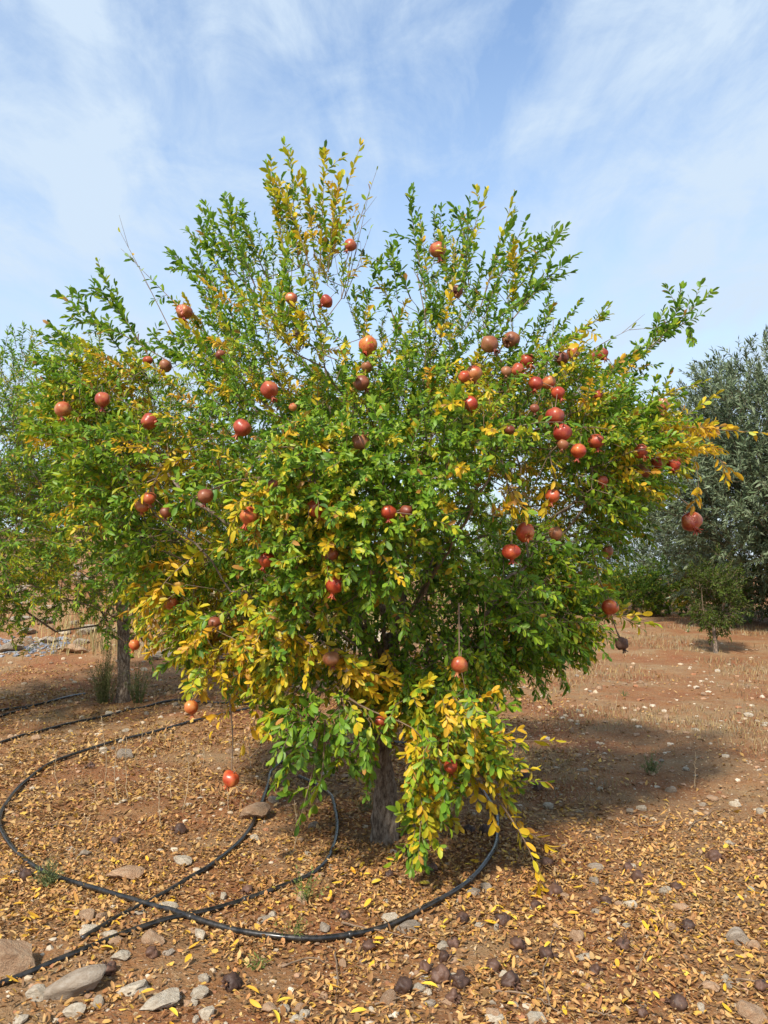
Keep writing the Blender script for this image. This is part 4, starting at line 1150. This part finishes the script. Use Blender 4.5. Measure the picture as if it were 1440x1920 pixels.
# fresh yellow leaves that can be picked out singly
fresh = []
for k in range(6):
    cc = np.array([[(.70, .46, .03), (.72, .42, .03), (.66, .50, .06), (.74, .40, .04), (.62, .36, .04), (.70, .5, .05)][k]])
    l1 = Leaves(); l1.add(np.zeros((1, 3)), np.array([[0, 1., 0]]), np.array([[0, 0, 1.]]), 1.0, .38, cc, math.radians(8+6*k), [-.15, .1, .25, -.3, .05, .35][k]); l1.done()
    fresh.append(leaves_mesh('fallen_leaf', l1, M['dry_leaf'], 3))
x, y = scatter_litter(295, 2.5, 4.6)
for k in range(len(x)):
    o = link('fallen_leaf', fresh[k % 6])
    L = lr.uniform(.038, .066); o.scale = (L, L, L)
    o.location = (x[k], y[k], float(gz(x[k], y[k]))+.02)
    o.rotation_euler = (lr.normal(0, .25), lr.normal(0, .3), lr.uniform(0, 6.28))
    tag(o, ['golden yellow leaf with edges folded up', 'flat deep yellow leaf', 'curled lemon yellow leaf', 'orange yellow leaf with both ends raised', 'folded ochre yellow leaf', 'tightly curled bright yellow leaf'][k % 6]+' fallen on the dry leaf litter', 'leaf', 'fresh yellow fallen leaves')

# ------------------------------------------------------------------ fallen dried fruit
FALLEN = [(48,1640,24),(205,1817,26),(284,1786,22),(435,1845,30),(465,1670,22),(645,1716,18),(690,1775,24),(867,1722,22),(942,1724,25),(850,1768,22),(832,1795,22),(797,1816,24),(828,1829,32),(862,1838,32),(850,1870,27),
 (757,1852,28),(925,1812,26),(970,1772,26),(1025,1790,27),(957,1841,34),(1136,1690,20),(1198,1645,24),(1178,1628,18),(1268,1665,20),(1290,1738,24),(1170,1772,25),(1118,1820,24),(1272,1883,28),(1338,1606,26),(1428,1850,24),
 (1042,1670,24),(1025,1618,22),(1005,1698,20),(880,1556,18),(910,1556,20),(985,1456,16),(1008,1476,16),(170,1436,14),(216,1577,17),(337,1556,20),(812,1628,18),(1205,1900,20),(730,1640,16)]
for n_, (x, y, w) in enumerate(FALLEN):
    p = ground(x, y+w*.25); R = w*.5*p[1]/1440
    near_stone = [k for k, (sx, sy, sw) in enumerate(taken) if math.hypot(p[0]-sx, p[1]-sy) < sw+R+.05]
    if (x, y) == (957,1841): lab = 'largest dried brown pomegranate lying among the litter, round and grey backed'
    elif (x, y) == (435,1845): lab = 'cracked dark dried pomegranate lying alone outside the hose loop'
    elif (x, y) == (48,1640): lab = 'split dried pomegranate beside the grey green weed and the hose'
    elif (x, y) in ((828,1829), (862,1838), (850,1870), (797,1816)): lab = 'dried brown pomegranate in the tight cluster of four fallen fruit'
    elif (x, y) == (205,1817): lab = 'dark dried pomegranate touching the tip of the long grey rock'
    elif y < 1560: lab = 'old dark pomegranate lying in the shade near the trunk'
    elif x > 1100: lab = 'dried brown pomegranate on the open litter away from the hose'
    elif x > 760: lab = 'dried brown pomegranate on the litter just outside the loop of hose'
    else: lab = 'dried brown pomegranate lying on yellow leaves near the hoses'
    if n_ % 4 == 1 and 'split' not in lab and 'cracked' not in lab: lab = 'split open '+lab
    e = pomegranate((p[0], p[1], float(gz(p[0], p[1]))+R*.45), R*1.1, 'k', n_ % 4 == 1, (fr.uniform(.6, 2.4), fr.normal(0, .5), fr.uniform(0, 6.28)), n_ % 6, lab, 'fallen dried pomegranates', 'dried_pomegranate', False)

# ------------------------------------------------------------------ weeds, stalks, twigs, dry grass
def blades(n, r, px, py, hgt, width, cols, lean=.5, bag=None):
    """thin two-segment blades"""
    z = gz(px, py); an = r.uniform(0, 6.28, n); ln = r.uniform(0, lean, n)*hgt
    dx, dy = np.cos(an), np.sin(an)
    wx, wy = -dy*width/2, dx*width/2
    b0 = np.stack([px-wx, py-wy, z-.005], 1); b1 = np.stack([px+wx, py+wy, z-.005], 1)
    mx = np.stack([px+dx*ln*.35, py+dy*ln*.35, z+hgt*.6], 1); s = np.stack([wx, wy, wx*0], 1)*.8
    tp = np.stack([px+dx*ln, py+dy*ln, z+hgt], 1)
    V = np.stack([b0, b1, mx+s, mx-s, tp], 1).reshape(-1, 3)
    off = (np.arange(n)*5)[:, None]
    bag.add(V, np.array([[0, 1, 2, 3]])+off, np.array([[3, 2, 4]])+off, np.repeat(cols, 5, 0))
gr = np.random.default_rng(14)
bag = Bag()
n = 85000
y = 4.5*(26/4.5)**gr.random(n); x = gr.uniform(-.6, .62, n)*y
den = np.where(x > .1*y-.2, 1, .3)*np.clip(.5+1.5*vnoise(np.stack([x, y, x*0], -1)*.8+8), 0, 1)
den *= np.clip((y-4.8)/2.5, .08, 1)
m_ = gr.random(n) < den; x, y = x[m_], y[m_]; n = len(x)
cl_ = np.array([(.36, .27, .14), (.30, .22, .13), (.25, .2, .14), (.38, .26, .11)])[gr.integers(0, 4, n)]*gr.uniform(.75, 1.15, (n, 1))
blades(n, gr, x, y, gr.uniform(.02, .07, n)*np.clip(y/9, 1, 1.8), .0035*np.clip(y/5, 1, 3), cl_, 1.6, bag)
tag(link('dry_grass', bag.mesh('dry_grass', [M['grass']])), 'short dry straw coloured grass over the bare field', 'grass', kind='stuff')
bag = Bag(); n = 22000
y = gr.uniform(13.5, 26, n); x = gr.uniform(-13, 1.5, n); z = gz(x, y)
m_ = (z > .15) & (gr.random(n) < np.clip(.4+1.6*vnoise(np.stack([x, y, x*0], -1)*.7+2), 0.03, 1)); x, y = x[m_], y[m_]; n = len(x)
cl_ = np.array([(.5, .38, .17), (.44, .35, .18), (.36, .32, .14)])[gr.integers(0, 3, n)]*gr.uniform(.75, 1.15, (n, 1))
blades(n, gr, x, y, gr.uniform(.12, .42, n), .014, cl_, .7, bag)
tag(link('dry_bank_grass', bag.mesh('dry_bank_grass', [M['grass']])), 'tall dry yellow grass tufts on the stony bank', 'grass', kind='stuff')
def weed(px, py, wpx, hpx, n, cols, label, width=.003, lean=.6, name='weed', small=.02):
    """spreading thin stems with small leaflets"""
    g_ = ground(px, py); s = g_[1]/1440; w = wpx*s*.5; h = hpx*s
    e = empty(name, g_); st = Bag(); l = Leaves(); cols = np.array(cols)
    col = lambda yel, k, r_, lift: cols[r_.integers(0, len(cols), k)]*r_.uniform(.6, 1.25, (k, 1))
    for k in range(max(8, n//6)):
        a_ = gr.uniform(0, 6.28); q = gr.random()**.6
        tip = np.array([math.cos(a_)*w*q*1.1, math.sin(a_)*w*q*1.1, h*gr.uniform(.45, 1)*(1-.55*q*q)])
        b_ = np.array([math.cos(a_), math.sin(a_), 0])*w*q*.35
        P = spline([b_, b_*.6+tip*.4+np.array([0, 0, h*.12])+gr.normal(0, w*.06, 3), tip+gr.normal(0, w*.05, 3)], 7)
        V, Q, T = tube(P, np.linspace(width*.5, width*.2, 7), 3, False)
        st.add(V, Q, None, np.full(3, 1)*cols[0]*.9)
        leafy(l, P, gr, 0, small*.55, small*gr.uniform(.7, 1.2), .15, 2, .85, 45, .5, None, .22, col)
    l.done()
    link('stems', st.mesh('stems', [M['grass']]), e)['kind'] = 'stuff'
    link('leaflets', leaves_mesh('leaflets', l, M['grass'], 1), e)['kind'] = 'stuff'
    tag(e, label, 'weed', 'weeds'); return e
GG = [(.13, .18, .07), (.17, .21, .10), (.09, .14, .05)]; BG = [(.09, .19, .04), (.14, .26, .05), (.24, .25, .08)]
weed(92, 1660, 56, 48, 260, GG, 'dense grey green tuft growing over the hose', .003, .7)
weed(575, 1690, 70, 70, 90, BG, 'wispy fresh green weed inside the hose loop', .002, .6)
weed(545, 1760, 70, 50, 60, BG+[(.36, .25, .12)], 'thin half dry weed touching the bottom of the loop', .002, .8)
weed(480, 1812, 46, 16, 90, BG, 'tiny green creeping weed outside the loop', .003, 1.2)
weed(1222, 1452, 40, 44, 160, GG+BG, 'small dark green weed alone on the red earth', .004, .6)
weed(1170, 1305, 20, 12, 60, GG, 'tiny weed on the dry field', .005, .8)
weed(1290, 1185, 24, 14, 60, BG, 'small green tuft near the young tree', .008, .8)
weed(196, 1318, 70, 120, 330, [(.12, .16, .05), (.2, .2, .08), (.3, .26, .12)], 'tall bushy weed at the foot of the slender trunk', .006, .5, small=.035)
weed(258, 1318, 50, 80, 200, [(.1, .15, .05), (.2, .2, .08)], 'low weed on the other side of the slender trunk', .006, .6, small=.03)
weed(690, 1520, 60, 30, 90, GG, 'sparse green shoots sprouting beside the large trunk', .003, .9)
STALKS = [(197,1487,190,1343),(239,1500,237,1382),(222,1503,220,1398),(344,1518,346,1383),(111,1482,106,1410),(303,1555,298,1447),(264,1395,264,1352),(320,1500,316,1440),(428,1520,426,1470),(158,1560,157,1530),(180,1500,179,1470),(1303,1480,1304,1410),(1152,1340,1158,1300),(550,1600,552,1500),(470,1440,466,1380),(380,1440,382,1400)]
for k, (x0, y0, x1, y1) in enumerate(STALKS):
    a = ground(x0, y0); b = at(x1, y1, a[1])
    n = 12; P = spline([a, a*.5+b*.5+gr.normal(0, .012, 3), b], n); P[:, :2] += gr.normal(0, .0025, (n, 2))
    e = empty('dry_stalk', a)
    R_ = np.linspace(.0032, .0016, n); V, Q, T = tube(P-a, R_, 5)
    cst = np.full((len(V), 3), (.50, .38, .25))
    link('stem', make_mesh('stem', V, Q, T, cst, [M['grass']]), e)
    bh = Bag()
    for q in range(7):
        i_ = gr.integers(6, n-1); d = norm(gr.normal(0, .7, 3)+np.array([0, 0, .8]))*gr.uniform(.01, .03)
        V, Q, T = tube(np.array([P[i_], P[i_]+d*.6, P[i_]+d])-a, np.array([.0015, .0038, .001]), 5); bh.add(V, Q, T, (.46, .33, .2))
    link('seed_head', bh.mesh('seed_head', [M['grass']]), e)
    h_ = np.linalg.norm(b-a)
    tag(e, 'thin dry beige stalk standing by the grey brown rock' if k in (0, 1, 2) else 'thin dry beige stalk standing alone on the open red earth' if k in (11, 12) else 'thin dry beige stalk standing in the leaf litter', 'stalk', 'dry stalks')
# fallen twigs
TWIGS = [[(925,1865),(990,1875),(1050,1905)],[(640,1735),(720,1755),(800,1765)],[(1030,1890),(1020,1830),(1045,1740)],[(1360,1840),(1420,1850),(1460,1862)],[(1080,1560),(1115,1570),(1150,1600)],[(628,1790),(632,1830),(630,1885)],
         [(1195,1825),(1208,1800),(1220,1782)],[(1100,1900),(1130,1912),(1160,1915)],[(1290,1560),(1330,1530),(1350,1515)],[(530,1815),(580,1805),(610,1812)],[(1180,1545),(1220,1555),(1260,1540)],[(60,1560),(110,1552),(140,1556)],[(1380,1590),(1420,1600),(1450,1590)],[(700,1890),(735,1880),(760,1885)]]
TWL = ['brown twig beside the largest dried pomegranate', 'brown twig lying under the lowest curve of the hose loop', 'long bent twig reaching between dried fruit', 'brown twig next to the tan flat stone and upright rock', 'thin twig in the shade edge beyond the yellow skirt',
 'thin upright lying twig below the loop of hose', 'short pale twig leaning over dry litter', 'crooked twig in front of the open litter', 'curved twig beside the smooth tan stone', 'short twig near the creeping green weed', 'dark twig on the thin litter beyond the shade', 'straight twig inside the wide hose loop', 'thin twig on the bare red earth by pale stones', 'short twig in front of the cream block']
for k, pl in enumerate(TWIGS):
    G = np.array([ground(x, y) for x, y in pl]); P = spline(G, 14)
    P[:, 2] = gz(P[:, 0], P[:, 1])+.012+.01*np.sin(np.linspace(0, 3, 14)); P += gr.normal(0, .002, P.shape)
    V, Q, T = tube(P, np.linspace(.0045, .0018, 14), 6)
    o = link('fallen_twig', make_mesh('fallen_twig', V, Q, T, mats=[M['twig']])); tag(o, TWL[k], 'twig', 'fallen twigs')
